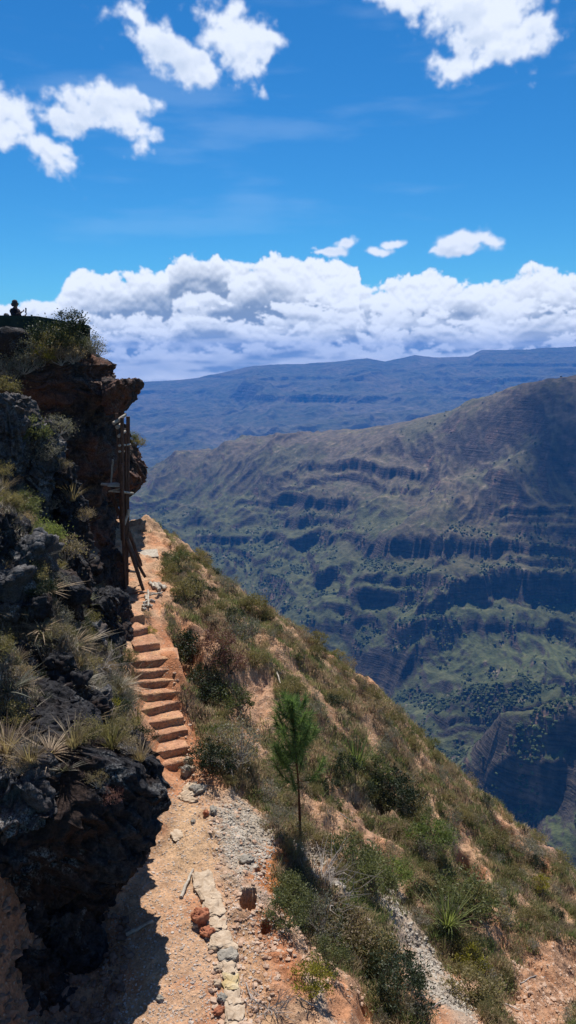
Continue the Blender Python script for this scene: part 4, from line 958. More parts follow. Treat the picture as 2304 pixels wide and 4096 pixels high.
# ------------------------------------------------------------------ pine sapling
def pine(px, py, top, label):
    p = np.array(hit(px, py)); tx, ty = top; Y = p[1]-.05; tp = np.array(wy(tx, ty, Y))-p; H = tp[2]
    t = empty('pine_sapling', tuple(p)); tag(t, label, 'tree'); rs = np.random.RandomState(3)
    def ax(f): return tp*f+np.array([.05*math.sin(f*3.)*(1-f), 0, 0])
    mb = MB(); mb.tube([ax(f)+(0, 0, -.1*(f == 0)) for f in np.linspace(0, 1, 14)], np.linspace(.030, .006, 14), 7); mb.build('trunk', M_BARK, t, True)
    nb = MB(); cn = []; cd_ = []
    specs = []
    for i in range(30):
        f = .38+.58*(i/29.)**.9; L_ = H*(.25*(1-f)**.45+.04)*rs.uniform(.75, 1.15); specs.append((f, rs.uniform(0, 6.28), L_))
    for f, th, L_ in specs:
        b = ax(f); pts = [b]
        for k in range(1, 7):
            s = k/6.; pts.append(b+np.array([math.cos(th)*L_*(s*(1-.22*s))*1.05, math.sin(th)*L_*(s*(1-.22*s))*1.05, L_*(.05*s+.85*s*s)]))
        nb.tube(pts, np.linspace(.009, .004, 7), 4); pts = np.array(pts)
        for q in range(250):
            s = rs.uniform(.25, 1)*5.99; k = int(s); c = pts[k]*(1-(s-k))+pts[k+1]*(s-k); dd = pts[min(k+1, 6)]-pts[k]; dd /= np.linalg.norm(dd); cn.append(c); cd_.append(dd)
    for q in range(700):
        f = rs.uniform(.55, 1.0); cn.append(ax(f)); cd_.append(np.array([0, 0, 1.]))
    nb.build('branch', M_BARK, t, True)
    cn = np.array(cn); cd_ = np.array(cd_); n = len(cn); d = cd_*.75+rs.normal(size=(n, 3))*.5; d[:, 2] -= .05; d /= np.linalg.norm(d, axis=1)[:, None]
    L_ = rs.uniform(.12, .24, n)[:, None]; a = np.cross(d, rs.normal(size=(n, 3))); a /= np.linalg.norm(a, axis=1)[:, None]; w = .0045
    V = np.stack([cn-a*w, cn+a*w, cn+d*L_+np.array([0, 0, -.02])+a*w*.3, cn+d*L_+np.array([0, 0, -.02])-a*w*.3], 1).reshape(-1, 3); tt = rs.uniform(0, 1, n)
    mesh_obj('crown', V, np.arange(n*4).reshape(n, 4), L_NEEDLE, t, False, np.repeat(np.stack([tt]*3, -1), 4, 0))
pine(300, 838, (292, 702), 'slender young pine with a bare lower trunk standing alone on the slope')

# ------------------------------------------------------------------ log scaffold against the cliff
def W(px, py, Y): return np.array(wy(px, py, Y))
sc0 = W(137, 588, 21.2)
scaf = empty('log_scaffold', tuple(sc0)); tag(scaf, 'tall scaffold of dark logs with rungs and small platform leaning against the cliff', 'scaffold')
def zpx(X, Y_): return (380+X/3.03)/4, (1600+Y_/3.03)/4
def logp(name, pts, r, mat, k=8):
    mb = MB(); P = []; pts = [np.array(p) for p in pts]
    for a, b in zip(pts[:-1], pts[1:]):
        for s in np.linspace(0, 1, 7)[:-1]: P.append(a*(1-s)+b*s)
    P.append(pts[-1]); P = np.array(P); P[1:-1] += RS.normal(size=(len(P)-2, 3))*r*.10
    mb.tube(P-sc0, r*np.linspace(1.1, .88, len(P)), k, rough=.05); return mb.build(name, mat, scaf, True)
def L2(X1, Y1, d1, X2, Y2, d2, r, name='post', mat=None):
    logp(name, [W(*zpx(X1, Y1), d1), W(*zpx(X2, Y2), d2)], r, mat or M_LOG)
L2(262,160,21.0, 372,2290,21.0,.042); L2(328,215,20.9, 340,1700,21.0,.045); L2(400,200,21.5, 392,2240,21.4,.048); L2(372,400,21.2, 378,2050,21.2,.032)
L2(318,770,20.7, 352,1930,20.9,.05); L2(288,560,21.1, 330,1700,21.0,.045); L2(362,1110,21.3, 372,2000,21.3,.035)
L2(380,1680,20.9, 588,2310,20.6,.052,'brace'); L2(395,1740,21.2, 612,2150,21.1,.048,'brace'); L2(412,1600,21.6, 560,2010,21.9,.05,'brace')
L2(410,1330,21.0, 345,1540,20.9,.040,'brace', M_LOGP); L2(215,720,21.2, 195,1010,21.2,.025,'brace', M_LOGP); L2(175,1130,21.2, 300,1420,21.1,.03,'brace'); L2(225,1130,21.1, 330,1560,21.0,.03,'brace')
L2(222,285,20.85, 372,180,21.2,.045,'rung', M_LOGP); L2(268,330,20.9, 330,290,21.2,.05,'rung', M_LOGP); L2(285,440,20.85, 365,380,21.2,.04,'rung', M_LOGP)
L2(290,552,20.8, 430,540,21.5,.028,'rung', M_LOGP); L2(292,625,20.8, 372,625,21.3,.025,'rung', M_LOGP); L2(215,950,21.2, 300,955,21.0,.022,'rung', M_LOG)
L2(320,1112,20.8, 462,1132,21.2,.032,'rung', M_LOGP); L2(300,1985,21.0, 420,1990,21.4,.03,'rung'); L2(420,2075,21.2, 545,2090,21.3,.03,'rung', M_LOGP)
def board(parent, base, c, sz, rz, tx, mat, name='board', ty=0.):
    mb = MB(); Mx = Matrix.Rotation(rz, 3, 'Z')@Matrix.Rotation(tx, 3, 'X')@Matrix.Rotation(ty, 3, 'Y'); mb.box(np.array(c)-base, sz, Mx, jit=min(sz)*.12); o = mb.build(name, mat, parent); return o
for (X, Y_, d, sx, sy, rz, tx, ty) in [(160,1022,21.1,.38,.14,.1,.1,.06),(240,1020,21.0,.34,.18,-.2,.15,-.05),(245,1045,20.85,.40,.14,.25,-.1,.1),(235,1090,20.9,.30,.10,-.1,.1,-.25),(262,1108,20.9,.26,.12,0,0,.05)]:
    board(scaf, sc0, W(*zpx(X, Y_), d), (sx, sy, .035), rz, tx, M_LOGP, 'board', ty)

# ------------------------------------------------------------------ things lying on the path
def thing_mesh(name, mb, mat, at, label, cat, group=None, smooth=False):
    mb.v = [v-np.array(at) for v in mb.v]; o = mb.build(name, mat, None, smooth); o.location = at; return tag(o, label, cat, group)
def stick(name, p1, p2, r, mat, label, cat='stick', lift=None, group=None, bend=.0, ends=True):
    a = np.array(hit(*p1)); b = np.array(hit(*p2)); a[2] += lift or r*.9; b[2] += lift or r*.9; n = 9; s = np.linspace(0, 1, n)[:, None]; P = a*(1-s)+b*s
    for i in range(1, n-1): P[i, 2] = max(P[i, 2], float(gh(P[i, 0], P[i, 1]))+r*.7)
    P[1:-1] += RS.normal(size=(n-2, 3))*r*.25; mb = MB(); mb.tube(P, r*np.linspace(1.1, .8, n), 8, rough=.06); return thing_mesh(name, mb, mat, tuple(P[4]), label, cat, group, True)
def z3(X, Y_): return zc(X, Y_)
stick('split_log', z3(448,268), z3(500,325), .055, M_LOGP, 'leftmost of the split logs lying at the edge of the landing', 'log')
stick('split_log', z3(510,290), z3(570,362), .07, M_LOGP, 'thickest grey split log in the middle of the row beside the landing', 'log')
stick('split_log', z3(560,280), z3(630,345), .06, M_LOGP, 'rightmost of the split logs lying in the row beside the landing', 'log')
stick('split_log', z3(612,285), z3(650,325), .04, M_LOGP, 'short thin split log at the right end of the row, tucked by the bank', 'log')
stick('wooden_pole', z3(330,380), z3(600,405), .022, M_LOGP, 'long thin pale pole lying across the woodpile below the split logs', 'pole', .05)
stick('wooden_pole', z3(455,420), z3(610,385), .025, M_LOGP, 'pale pole slanting up to the right over the woodpile', 'pole', .06)
stick('wooden_pole', z3(432,385), z3(436,575), .03, M_LOGP, 'pale pole lying lengthwise down the middle of the woodpile', 'pole', .10)
for (a, b, lb) in [((370,510),(420,490),'upper left chip of firewood under the lengthwise pole'), ((370,550),(415,535),'lower left chip of firewood under the lengthwise pole'), ((450,470),(520,490),'longer right hand piece of firewood beside the lengthwise pole'),
                   ((440,530),(480,550),'lower right chip of firewood beside the lengthwise pole'), ((405,420),(415,470),'upright looking piece of firewood left of the crossing poles'), ((365,585),(405,580),'lowest chip of firewood of the pile, nearest the steps')]:
    stick('firewood', z3(*a), z3(*b), .04, M_LOGP, lb, 'firewood', .04)
stick('stick', (181,899), (193,871), .028, M_LOGP, 'straight pale stick lying on the orange path beside the kerb stones', 'stick')
stick('stick', (127,936), (153,923), .03, M_LOGP, 'grey stick half in the shadow of the huge boulder', 'stick')
stick('stick', (277,675), (281,688), .018, M_LOGP, 'thin white stick poking from the right end of the bare orange bank', 'stick', .08)
stick('stick', z3(140,480), z3(275,488), .02, M_LOG, 'thin dark stick lying across the landing below the scaffold', 'stick')
stick('stick', z3(165,402), z3(355,360), .025, M_LOG, 'dark bent stick lying at the foot of the nearest scaffold brace', 'stick')
stick('branch', (380,748), (340,752), .012, M_DEAD, 'bare pale branch lying across the scrub beyond the pine sapling', 'branch', .1) if False else None
# sheet of board on the far path
p = np.array(hit(146, 555)); mb = MB(); mb.box(p+np.array([0, 0, .05]), (.75, .75, .03), Matrix.Rotation(.25, 3, 'Z')@Matrix.Rotation(.10, 3, 'X'), jit=.02)
thing_mesh('wooden_board', mb, M_LOGP, tuple(p), 'pale square board lying on the far path behind the scaffold legs', 'board')
def stone(name, px, py, sz3, mat, label, cat='stone', rz=0., seed=0, sink=.25, group=None, rough=.3, smooth=False, tilt=(0, 0), pw=.6):
    p = hit(px, py); V, Fc = stone_mesh(seed, *sz3, rough=rough, pw=pw); o = mesh_obj(name, V, Fc, mat, None, smooth); o.location = (p[0], p[1], p[2]+sz3[2]*(.5-sink)); o.rotation_euler = (tilt[0], tilt[1], rz); return tag(o, label, cat, group)
KERB = [((203,882),(.30,.34),M_STONE),((209,896),(.26,.30),M_STONE),((213,910),(.28,.32),M_STONE),((217,926),(.26,.28),M_STONE),((223,942),(.30,.30),M_STONE),((228,957),(.22,.20),M_GSTONE),((229,970),(.20,.24),M_STONE),((231,984),(.20,.22),M_YSTONE),((233,1000),(.22,.24),M_STONE),((235,1017),(.22,.24),M_STONE),((236,1034),(.22,.24),M_STONE)]
KL = ['pale kerb stone topmost of the row, beside the straight pale stick','broad cracked kerb stone second from the top of the row','large cream kerb stone third from the top of the row','pale kerb stone level with the red lump of rock',
      'pinkish cream kerb stone just below the red lump of rock','small grey squarish kerb stone where the row narrows','pale kerb stone just above the yellow one','yellow stained kerb stone in the lower row','long pale kerb stone just below the yellow one','pale kerb stone second below the yellow one','pale kerb stone cut by the bottom edge']
for i, ((px, py), (a, b), m) in enumerate(KERB):
    stone('kerb_stone', px, py, (a*1.08, b*1.25, .13), m, KL[i], 'kerb stone', .22+RS.uniform(-.25, .25), i+3, .52, 'kerb stones along the path', .42, pw=.34, tilt=(RS.uniform(-.12, .12), RS.uniform(-.12, .12)))
STN = [((201,921),(.26,.24,.22),M_RSTONE,'red brown lump of rock beside the kerb stones'),((207,935),(.20,.18,.14),M_RSTONE,'smaller red brown rock just below the red lump'),((213,949),(.16,.14,.1),M_STONE,'pink stone touching the narrow part of the kerb'),
       ((198,793),(.34,.22,.20),M_GSTONE,'rounded grey brown rock right of the stacked slabs at the foot of the steps'),((189,789),(.34,.2,.09),M_STONE,'thin pale slab on top of the small stack at the foot of the steps'),((187,796),(.36,.22,.10),M_STONE,'pale slab low in the small stack at the foot of the steps'),
       ((190,801),(.30,.18,.09),M_STONE,'pale flat stone in front of the small stack at the foot of the steps'),((213,812),(.24,.12,.12),M_GSTONE,'dark edged grey stone on the gravel right of the path'),((206,815),(.12,.10,.10),M_RSTONE,'small red stone left of the dark edged grey one'),
       ((188,762),(.22,.14,.12),M_STONE,'pale angular stone right of the lowest step'),((186,774),(.16,.22,.22),M_GSTONE,'brown upright rock between the lowest step and the slab stack'),((193,770),(.12,.1,.09),M_STONE,'small white stone near the lowest step'),
       ((246,862),(.24,.2,.12),M_GSTONE,'greenish grey stone half buried in the gravel heap'),((193,823),(.1,.08,.07),M_GSTONE,'tiny grey stone alone in the middle of the path'),((195,926),(.1,.1,.08),M_STONE,'small stone left of the red lump of rock'),
       ((222,1000),(.13,.11,.09),M_GSTONE,'grey rubble stone left of the long kerb stone'),((217,985),(.12,.10,.08),M_STONE,'pale rubble stone left of the yellow kerb stone'),((219,1013),(.16,.10,.09),M_RSTONE,'orange rubble stone left of the lowest kerb stones'),((218,970),(.10,.12,.08),M_STONE,'pale rubble stone left of the narrow kerb'),
       ((177,836),(.30,.2,.05),M_STONE,'flat yellowish slab set in the path beside the boulder'),((160,1000),(.1,.08,.06),M_GSTONE,'small stone inside the shadow of the boulder')]
for i, ((px, py), s3, m, lb) in enumerate(STN): stone('rock' if max(s3) > .2 else 'stone', px, py, s3, m, lb, 'stone', RS.uniform(0, 3), 40+i, .25, None, .4)
# stones in the hundreds: gravel on the path, white scree, rubble of the bank
def gravel(name, mask, n, seed, smin, smax, mat, power=2.5):
    rs = np.random.RandomState(seed); w = mask.ravel()*1.; w /= w.sum(); k = rs.choice(len(w), n, p=w)
    x = XX.ravel()[k]+rs.normal(size=n)*.02; y = YY.ravel()[k]+rs.normal(size=n)*.02; z = gh(x, y)
    s = smin+(smax-smin)*rs.uniform(0, 1, n)**power
    ico = np.array([(0,0,1),(.89,0,.45),(.28,.85,.45),(-.72,.53,.45),(-.72,-.53,.45),(.28,-.85,.45),(.72,.53,-.45),(-.28,.85,-.45),(-.89,0,-.45),(-.28,-.85,-.45),(.72,-.53,-.45),(0,0,-1)])
    f = np.array([(0,1,2),(0,2,3),(0,3,4),(0,4,5),(0,5,1),(1,6,2),(2,7,3),(3,8,4),(4,9,5),(5,10,1),(6,7,2),(7,8,3),(8,9,4),(9,10,5),(10,6,1)])
    V = ico[None]*rs.uniform(.6, 1.35, (n, 12, 1))*(s[:, None, None]*.5)*np.stack([rs.uniform(.7, 1.5, n), rs.uniform(.7, 1.5, n), rs.uniform(.4, .9, n)], -1)[:, None]
    a = rs.uniform(0, 6.28, n); ca, sa = np.cos(a)[:, None], np.sin(a)[:, None]; V = np.stack([V[..., 0]*ca-V[..., 1]*sa, V[..., 0]*sa+V[..., 1]*ca, V[..., 2]], -1)
    V = V+np.stack([x, y, z+s*.12], -1)[:, None]
    Fc = (f[None]+(np.arange(n)*12)[:, None, None]).reshape(-1, 3)
    c = np.repeat(rs.uniform(.55, 1.25, (n, 1))*np.array([[1, .97, .93]]), 12, 0)
    return tag(mesh_obj(name, V.reshape(-1, 3), Fc, mat, None, False, c), kind='stuff')
SCM = SCM*sst(-.35, .25, fbm(XX*1.6, YY*1.6, 3., 4)+.15)
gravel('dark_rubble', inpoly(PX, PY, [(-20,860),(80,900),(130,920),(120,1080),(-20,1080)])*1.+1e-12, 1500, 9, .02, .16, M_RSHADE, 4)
PATHM = inpoly(PX, PY, [(100,1080),(262,1080),(262,960),(290,930),(262,860),(240,820),(205,780),(180,772),(160,800),(100,920)])*1.
gravel('gravel', PATHM, 9000, 3, .010, .04, M_GRAVEL, 4)
gravel('rubble', inpoly(PX, PY, [(222,880),(205,900),(215,1080),(240,1080),(290,960),(480,1080),(600,1080),(600,940),(520,945),(490,1000),(430,1060),(300,930),(240,810),(200,770),(185,700),(172,650),(180,760)])*1.*(1-VM*.85), 11000, 4, .010, .085, M_RUBBLE, 6)
gravel('scree', np.clip(SCM, 0, 1)**2+1e-9, 20000, 5, .010, .075, M_SCREE, 5)
gravel('grey_gravel', blob(PX, PY, 245, 838, 24, 34, -25)+1e-9, 3500, 6, .012, .06, M_SCREE, 4)
# dead brushwood over the scree
def deadbush(px, py, s, label, seed):
    rs = np.random.RandomState(seed); p = np.array(hit(px, py)); mb = MB()
    for i in range(16):
        th = rs.uniform(0, 6.28); L_ = s*rs.uniform(.5, 1.); d = np.array([math.cos(th), math.sin(th), rs.uniform(.15, 1.)]); pts = [p+d*L_*t+np.array([0, 0, -.25*L_*t*t])+rs.normal(size=3)*.03*s*(t > 0) for t in np.linspace(0, 1, 6)]
        mb.tube(pts, np.linspace(.010, .003, 6)*(.6+s*.5), 4)
        for k in (2, 3, 4):
            e = d+rs.normal(size=3)*.6; mb.tube([pts[k], pts[k]+e*L_*.25, pts[k]+e*L_*.42+rs.normal(size=3)*.03], [.006, .004, .002], 4)
    return thing_mesh('dead_bush', mb, M_DEAD, tuple(p), label, 'dead bush')
deadbush(322, 880, .8, 'bare white branches sprawling over the top of the scree below the pine sapling', 1)
deadbush(330, 905, .7, 'bare tangle of twigs lower on the scree edge, among green shrubs', 2)
deadbush(226, 762, .6, 'bare pale twigs in the dark bushes right of the lowest steps', 3)
deadbush(268, 1010, .35, 'small bare twigs in the cracked red soil near the bottom', 4)
deadbush(104, 668, .5, 'bare curling twigs beside the dark rock left of the steps', 5)
deadbush(372, 985, .6, 'pale drooping dead stems in front of the dark bottom shrubs', 6)

tw = [((262,800),(275,812)),((300,1000),(318,1010)),((246,985),(252,1003)),((236,800),(246,806)),((520,985),(545,978)),((340,815),(352,822)),((258,735),(270,742)),((430,1010),(446,1000)),((505,1005),(520,1012))]
tl = ['thin dead twig on the slope above the grey gravel heap','thin dead twig across the red gully at the bottom','thin dead twig lying beside the lower kerb stones','short dead twig on the gravel left of the pine sapling','dead twig on the bare pink slope at the right','dead twig on the bare patch right of the pine trunk','dead twig on the bare orange bank below its bushes','dead twig on the lower white scree','dead twig near the bottom right on bare soil']
for (a_, b_), l_ in zip(tw, tl): stick('twig', a_, b_, .010, M_DEAD, l_, 'twig', .03)
# ------------------------------------------------------------------ lookout on the cliff top
bpy.context.view_layer.update(); DG = bpy.context.evaluated_depsgraph_get()
def shot(px, py, far=40.):
    ok, p, n, i, o, m = SC.ray_cast(DG, Vector((0, 0, 0)), Vector(ray(px, py)).normalized())
    return (p, n, o.name) if ok and p.y < far else None
def plantcliff(px, py, Y, kd, s, lb, cat='shrub', sz=None):
    h = shot(px, py)
    pos = tuple(h[0]) if h and h[2].split('.')[0] in ('cliff', 'rock', 'ground', 'rock_buttress', 'boulder', 'rock_slab') and abs(h[0].y-Y) < 3.5 else tuple(wy(px, py, Y))
    return place(kd, pos, s, lb, cat, sz=sz)
M_WALL = mat_plain('dark_panel', (.012, .022, .020), (.03, .045, .040), 3, .7, .004); M_RAIL = mat_plain('dark_green_rail', (.015, .03, .025), (.03, .05, .04), 5, .6, .003)
M_PALEW = mat_plain('wall_cap', (.25, .26, .25), (.4, .4, .38), 8, .8, .004)
b0 = np.array(wy(40, 352, 25.5)); look = empty('lookout_wall', tuple(b0)); tag(look, 'dark lookout parapet wall on the cliff top behind the shrubs', 'wall')
a = np.array(wy(-60, 316, 25.5)); b = np.array(wy(38, 318, 25.2)); c = np.array(wy(88, 327, 24.9)); c2 = np.array(wy(84, 327, 28.5))
def wallpanel(p, q, zb, th, name, mat, dz=0., proud=0.):
    p, q = np.array(p), np.array(q); e = q-p; e[2] = 0; e /= np.linalg.norm(e); n = np.array([-e[1], e[0], 0])*th/2
    V = np.array([p-n, q-n, q+n, p+n]); T2 = V+np.array([0, 0, dz]); B2 = V.copy(); B2[:, 2] = zb if np.isscalar(zb) else V[:, 2]-.05
    mb = MB(); mb.add(np.concatenate([B2, T2])-b0, [[0,1,5,4],[1,2,6,5],[2,3,7,6],[3,0,4,7],[4,5,6,7],[3,2,1,0]]); return mb.build(name, mat, look)
zb = float(wy(40, 356, 25)[2])
wallpanel(a, b, zb, .14, 'wall_panel', M_WALL); wallpanel(b+np.array([.02, 0, -.01]), c, zb, .12, 'wall_panel', M_WALL); wallpanel(c, c2, zb, .12, 'wall_panel', M_WALL)
for p_, q_ in ((a, b), (b, c)): wallpanel(p_+np.array([0, 0, .004]), q_+np.array([0, 0, .004]), None, .18, 'coping', M_RAIL, .05)
wallpanel(np.array(wy(-60, 345, 26.6)), np.array(wy(84, 345, 26.6)), zb-.3, 2.0, 'deck', M_PALEW)
# round dark post head in front of the wall
V, Fc = stone_mesh(5, .95, .8, 1.0, 28, 16, .15); o = mesh_obj('boulder', V, Fc, M_DARK, None, True); o.location = wy(13, 345, 23.6); tag(o, 'rounded dark rock standing before the lookout wall at the far left', 'boulder')

# people: one continuous skinned body, clothes and phone as children
M_CLOTH = mat_plain('dark_clothes', (.018, .016, .022), (.035, .03, .04), 12, .9, .003); M_SKIN = mat_plain('skin', (.16, .085, .06), (.22, .12, .085), 12, .6, .001)
M_HOOD = mat_plain('hood_fabric', (.05, .045, .055), (.09, .08, .09), 14, .9, .004); M_TROU = mat_plain('trousers', (.02, .022, .035), (.04, .04, .06), 12, .9, .003); M_PHONE = mat_plain('phone_shell', (.01, .01, .012), (.03, .03, .03), 5, .3, .0)
def skinbody(name, verts, edges, rad, mat, parent, root=0, lev=2):
    me = bpy.data.meshes.new(name); me.from_pydata([tuple(v) for v in verts], edges, []); o = bpy.data.objects.new(name, me); C.objects.link(o)
    m = o.modifiers.new('skin', 'SKIN'); o.modifiers.new('sub', 'SUBSURF').render_levels = lev; o.modifiers['sub'].levels = lev
    for i, r in enumerate(rad):
        me.skin_vertices[0].data[i].radius = (r, r) if np.isscalar(r) else r
        me.skin_vertices[0].data[i].use_root = (i == root)
    dg = bpy.context.evaluated_depsgraph_get(); m2 = bpy.data.meshes.new_from_object(o.evaluated_get(dg)); bpy.data.objects.remove(o)
    for p_ in m2.polygons: p_.use_smooth = True
    m2.materials.clear(); m2.materials.append(mat); o = bpy.data.objects.new(name, m2); C.objects.link(o); o.parent = parent; return o
def person(at, s, rz, arm_up, label, hood=True):
    t = empty('person', at, rz); t.scale = (s, s, s); tag(t, label, 'person')
    # faces +X; z up; hips at .92
    up = arm_up
    v = [(0,0,.95),(0,0,1.12),(-.01,0,1.32),(-.01,0,1.44),(.01,0,1.52),(.03,0,1.60),(.04,0,1.68),
         (-.02,.17,1.40),(.05,.25,1.16),(.27,.16,1.20 if up else 1.0),(.33,.12,1.25 if up else .98),
         (-.02,-.17,1.40),(.06,-.26,1.17),(.28,-.14,1.30 if up else 1.0),(.34,-.10,1.36 if up else .98),
         (0,.10,.90),(.02,.11,.50),(0,.11,.10),(.14,.12,.04),(0,-.10,.90),(.02,-.11,.50),(-.02,-.11,.10),(.12,-.12,.04)]
    e = [(0,1),(1,2),(2,3),(3,4),(4,5),(5,6),(3,7),(7,8),(8,9),(9,10),(3,11),(11,12),(12,13),(13,14),(0,15),(15,16),(16,17),(17,18),(0,19),(19,20),(20,21),(21,22)]
    r = [(.15,.12),(.14,.11),(.17,.12),(.12,.09),.055,(.085,.095),(.075,.085),.065,.045,.032,.028,.065,.045,.032,.028,.085,.06,.042,.035,.085,.06,.042,.035]
    skinbody('body', v, e, r, M_SKIN, t)
    r2 = [(.175,.15),(.17,.14),(.20,.15),(.14,.11),.08,.075,.06,.05,.075,.06,.05]
    skinbody('jacket', [v[0],v[1],v[2],v[3],(.0,0,1.49),v[7],v[8],(.25,.165,v[9][2]),v[11],v[12],(.26,-.145,v[13][2]-.01)], [(0,1),(1,2),(2,3),(3,4),(3,5),(5,6),(6,7),(3,8),(8,9),(9,10)], [r2[0],r2[1],r2[2],r2[3],.08,.085,.066,.05,.085,.066,.05], M_CLOTH, t)
    skinbody('trousers', [(0,0,.98),v[15],v[16],(0,.11,.12),v[19],v[20],(-.02,-.11,.12)], [(0,1),(1,2),(2,3),(0,4),(4,5),(5,6)], [.16,.105,.08,.06,.105,.08,.06], M_TROU, t)
    if hood:
        skinbody('hood', [(-.03,0,1.52),(-.02,0,1.64),(.0,0,1.74),(-.12,0,1.72)], [(0,1),(1,2),(2,3)], [.12,.145,.12,.05], M_HOOD, t)
        for y in (-.035, .035):
            mb = MB(); mb.tube([(.118, y, 1.665), (.128, y, 1.665)], [.014, .010], 6); mb.build('eye', M_PHONE, t, True)
        mb = MB(); mb.tube([(.11, 0, 1.66), (.145, 0, 1.615), (.115, 0, 1.605)], [.012, .02, .012], 6); mb.build('nose', M_SKIN, t, True)
    else: skinbody('hair', [(-.03,0,1.60),(.0,0,1.72),(.03,0,1.76)], [(0,1),(1,2)], [.10,.11,.07], M_HOOD, t)
    for sgn, hv in ((1, v[10]), (-1, v[14])):
        for k in range(5):
            a0 = np.array(hv)+np.array([.0, (k-2)*.013, .0]); c1 = a0+np.array([.045, -(.012*sgn), .03]); c2_ = c1+np.array([-.005, -.02*sgn, .04-.004*abs(k-2)])
            if k == 4: c1 = a0+np.array([.02, -.03*sgn, .0]); c2_ = c1+np.array([.02, -.015*sgn, .02])
            mb = MB(); mb.tube([a0, c1, c2_], [.011, .0095, .007], 6); mb.build('finger', M_SKIN, t, True)
    return t
pz = wy(16.5, 318, 26.)
s_ = 1.0
P1 = person((pz[0]-.02, 26.0, pz[2]-1.00), .88, R(-12), True, 'hooded person raising a phone at the lookout parapet, silhouetted against the cloud')
pp = np.array([pz[0]-.02, 26.0, pz[2]-1.00])+np.array([.41, -.09, 1.40])*.88; mb = MB(); mb.box(pp, (.02, .08, .16), Matrix.Rotation(.1, 3, 'Y')); thing_mesh('phone', mb, M_PHONE, tuple(pp), 'dark phone held up by the hooded person at the parapet', 'phone')
pq = wy(6.5, 313.6, 27.2)
person((pq[0], 27.2, pq[2]-1.76), 1.0, R(-30), False, 'person at the far left whose dark head only just shows above the parapet', False)

CT = [(34,354,24.0,'olive',1.1,'bushy olive shrub on the cliff top before the lookout wall, left of the yellow grass'),(46,350,24.0,'dark',1.35,'tallest green shrub on the cliff top, rising over the parapet'),
      (60,350,24.1,'olive',1.3,'green shrub in the middle of the cliff top against the lookout wall'),(76,352,24.0,'green',1.15,'green shrub at the right end of the lookout wall'),
      (44,362,23.6,'yellow',1.1,'yellow grassy bush in front of the shrubs on the cliff top'),(52,362,23.4,'tuft_dry',1.5,'pale dry grass tuft on the cliff top beside the yellow bush'),
      (62,364,23.5,'dry',1.2,'dry brown bush on the cliff top right of the yellow bush'),(74,362,23.5,'dry',1.2,'dry reddish bush near the edge of the cliff top'),
      (24,372,23.2,'grey',1.3,'grey shrub at the left of the cliff top above the pillar'),(10,382,22.8,'grey',1.2,'grey shrub at the left edge under the rounded dark rock'),(8,396,22.4,'olive',1.0,'light olive shrub on the upper left slope'),
      (30,356,24.2,'grey',1.3,'silvery shrub before the dark lookout wall, left of the tall shrubs'),(18,368,23.4,'dry',1.2,'dry shrub below the rounded dark rock at the left'),(2,372,23.2,'grey',1.2,'grey shrub cut by the left edge near the lookout'),
      (36,368,23.3,'dry',1.1,'rust brown bush on the cliff edge left of the yellow bush'),
      (93,352,24.2,'grey',1.05,'thin silver grey shrub right of the lookout wall against the clouds'),(98,356,24.1,'grey',.8,'low silver shrub at the outer edge of the cliff top'),(86,356,24.0,'olive',.8,'small olive shrub between the lookout wall and the silver shrub'),
      (34,446,21.2,'green',1.0,'green shrub rooted in the cliff above the dark pillar'),(30,434,21.3,'bright',.9,'lighter green shrub highest on the cleft beside the pillar'),(58,434,22.0,'grey',.9,'grey shrub hanging on the middle of the red cliff'),(46,458,21.2,'grey',1.0,'grey green shrub below the green ones in the cliff cleft'),
      (136,448,25.6,'olive',.8,'small shrub on top of the buttress behind the scaffold'),(131,442,25.6,'green',.6,'little green shrub against the scaffold poles on the buttress'),
      (44,540,18.6,'bright',1.0,'pale green fleshy shrub in front of the dark cliff foot'),(52,508,19.5,'grey',.7,'grey tuft like shrub beside the narrow rock rib'),(22,500,19.0,'grey',.8,'grey shrub between the two rock pillars'),
      (2,498,17.2,'green',.8,'green shrub at the left edge on the tall pillar'),(66,560,18.6,'dry',1.2,'dry thorny bush at the foot of the red cliff')]
for (px, py, Y, kd, s, lb) in CT: plantcliff(px, py, Y, kd, s, lb, 'grass tuft' if 'tuft' in kd else 'shrub')
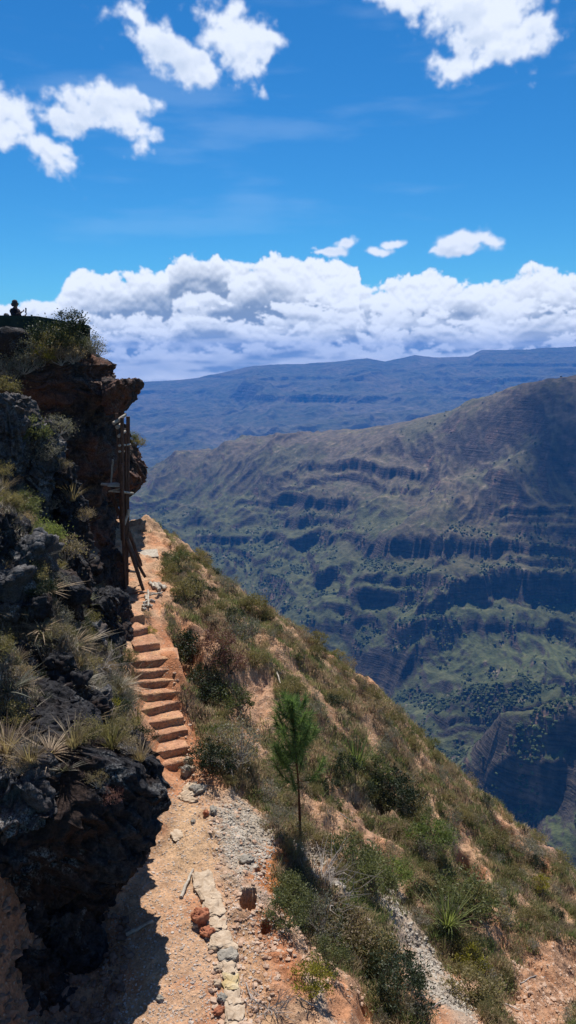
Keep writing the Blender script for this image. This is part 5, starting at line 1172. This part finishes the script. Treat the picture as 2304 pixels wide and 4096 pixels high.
for (px, py, Y, kd, s, lb) in [(30,760,11,'tuft_dry',.9,'dry tuft spilling over the upper left face of the huge boulder'),(50,752,11,'agave_dry',.9,'small straw rosette rooted on the rim of the huge boulder'),(74,746,11.6,'tuft_dry',.9,'grass tuft on the rim of the huge boulder right of the straw rosette'),
      (92,742,11.8,'olive',.7,'olive cushion plant on the rim of the huge boulder'),(112,746,11.8,'tuft_olive',.9,'olive grass tuft on the right part of the boulder rim'),(128,752,11.8,'dry',.6,'dry brown plant on the right shoulder of the huge boulder'),
      (18,772,10.5,'dry',.6,'withered plant in a crack of the huge boulder near the left edge'),(64,770,11,'agave_grey',.6,'grey rosette clinging to the front of the huge boulder'),(112,800,11,'red',.5,'dull reddish plant growing on the face of the huge boulder'),
      (98,786,11,'dry',.5,'small dead plant high on the face of the huge boulder'),(140,760,11.6,'tuft_dry',.7,'dry tuft at the outer right tip of the boulder rim'),(6,752,10.5,'tuft_dry',1.1,'drooping dry tuft at the left edge on the boulder rim'),
      (104,730,13,'tuft_dry',1.1,'pale grass tuft between the boulder rim and the steps'),(122,738,13,'olive',.7,'olive plant between the boulder rim and the lowest steps'),
      (66,440,20,'grey',.6,'little grey shrub in a crack at the middle of the red cliff'),(60,470,20,'dry',.7,'hanging dry plant on the dark cliff left of the scaffold'),(84,520,20,'dry',.7,'hanging roots and dry plant low on the cliff left of the scaffold'),(72,500,20,'tuft_dry',1.,'hanging straw tuft low on the red cliff')]: plantcliff(px, py, Y, kd, s, lb, 'grass tuft' if 'tuft' in kd else 'rosette plant' if 'agave' in kd else 'plant')
# the crest of the ridge is ragged with low growth
rs = np.random.RandomState(77)
for i in range(46):
    t = i/45.; k = t*(len(ridge)-2); a_ = ridge[int(k)]; b_ = ridge[min(int(k)+1, len(ridge)-1)]; f_ = k-int(k); h = hit(a_[0]*(1-f_)+b_[0]*f_+rs.normal()*3, a_[1]*(1-f_)+b_[1]*f_+6+rs.uniform(0, 6))
    kd = ('grey', 'dry', 'olive', 'tuft_dry')[rs.randint(4)]
    if h[0]/h[1] > -.16: place(kd, h, rs.uniform(.25, .6), {'grey': 'grey twiggy shrub on the very crest of the ridge against the valley', 'dry': 'dry brown shrub on the very crest of the ridge against the valley', 'olive': 'olive shrub on the very crest of the ridge against the valley', 'tuft_dry': 'straw grass tuft on the very crest of the ridge against the valley'}[kd], 'grass tuft' if 'tuft' in kd else 'shrub', {'grey': 'grey shrubs along the ridge crest', 'dry': 'dry shrubs along the ridge crest', 'olive': 'olive shrubs along the ridge crest', 'tuft_dry': 'grass tufts along the ridge crest'}[kd], rs)
def pole_shrub(px, py, Y, h, label, cat):
    o = place('dark', (wy(px, py, Y)[0], Y, wy(px, py, Y)[2]), h, label, cat); return o
pole_shrub(70, 342, 24.4, 1.5, 'tallest tuft of dark leaves sticking up above the lookout wall', 'shrub')
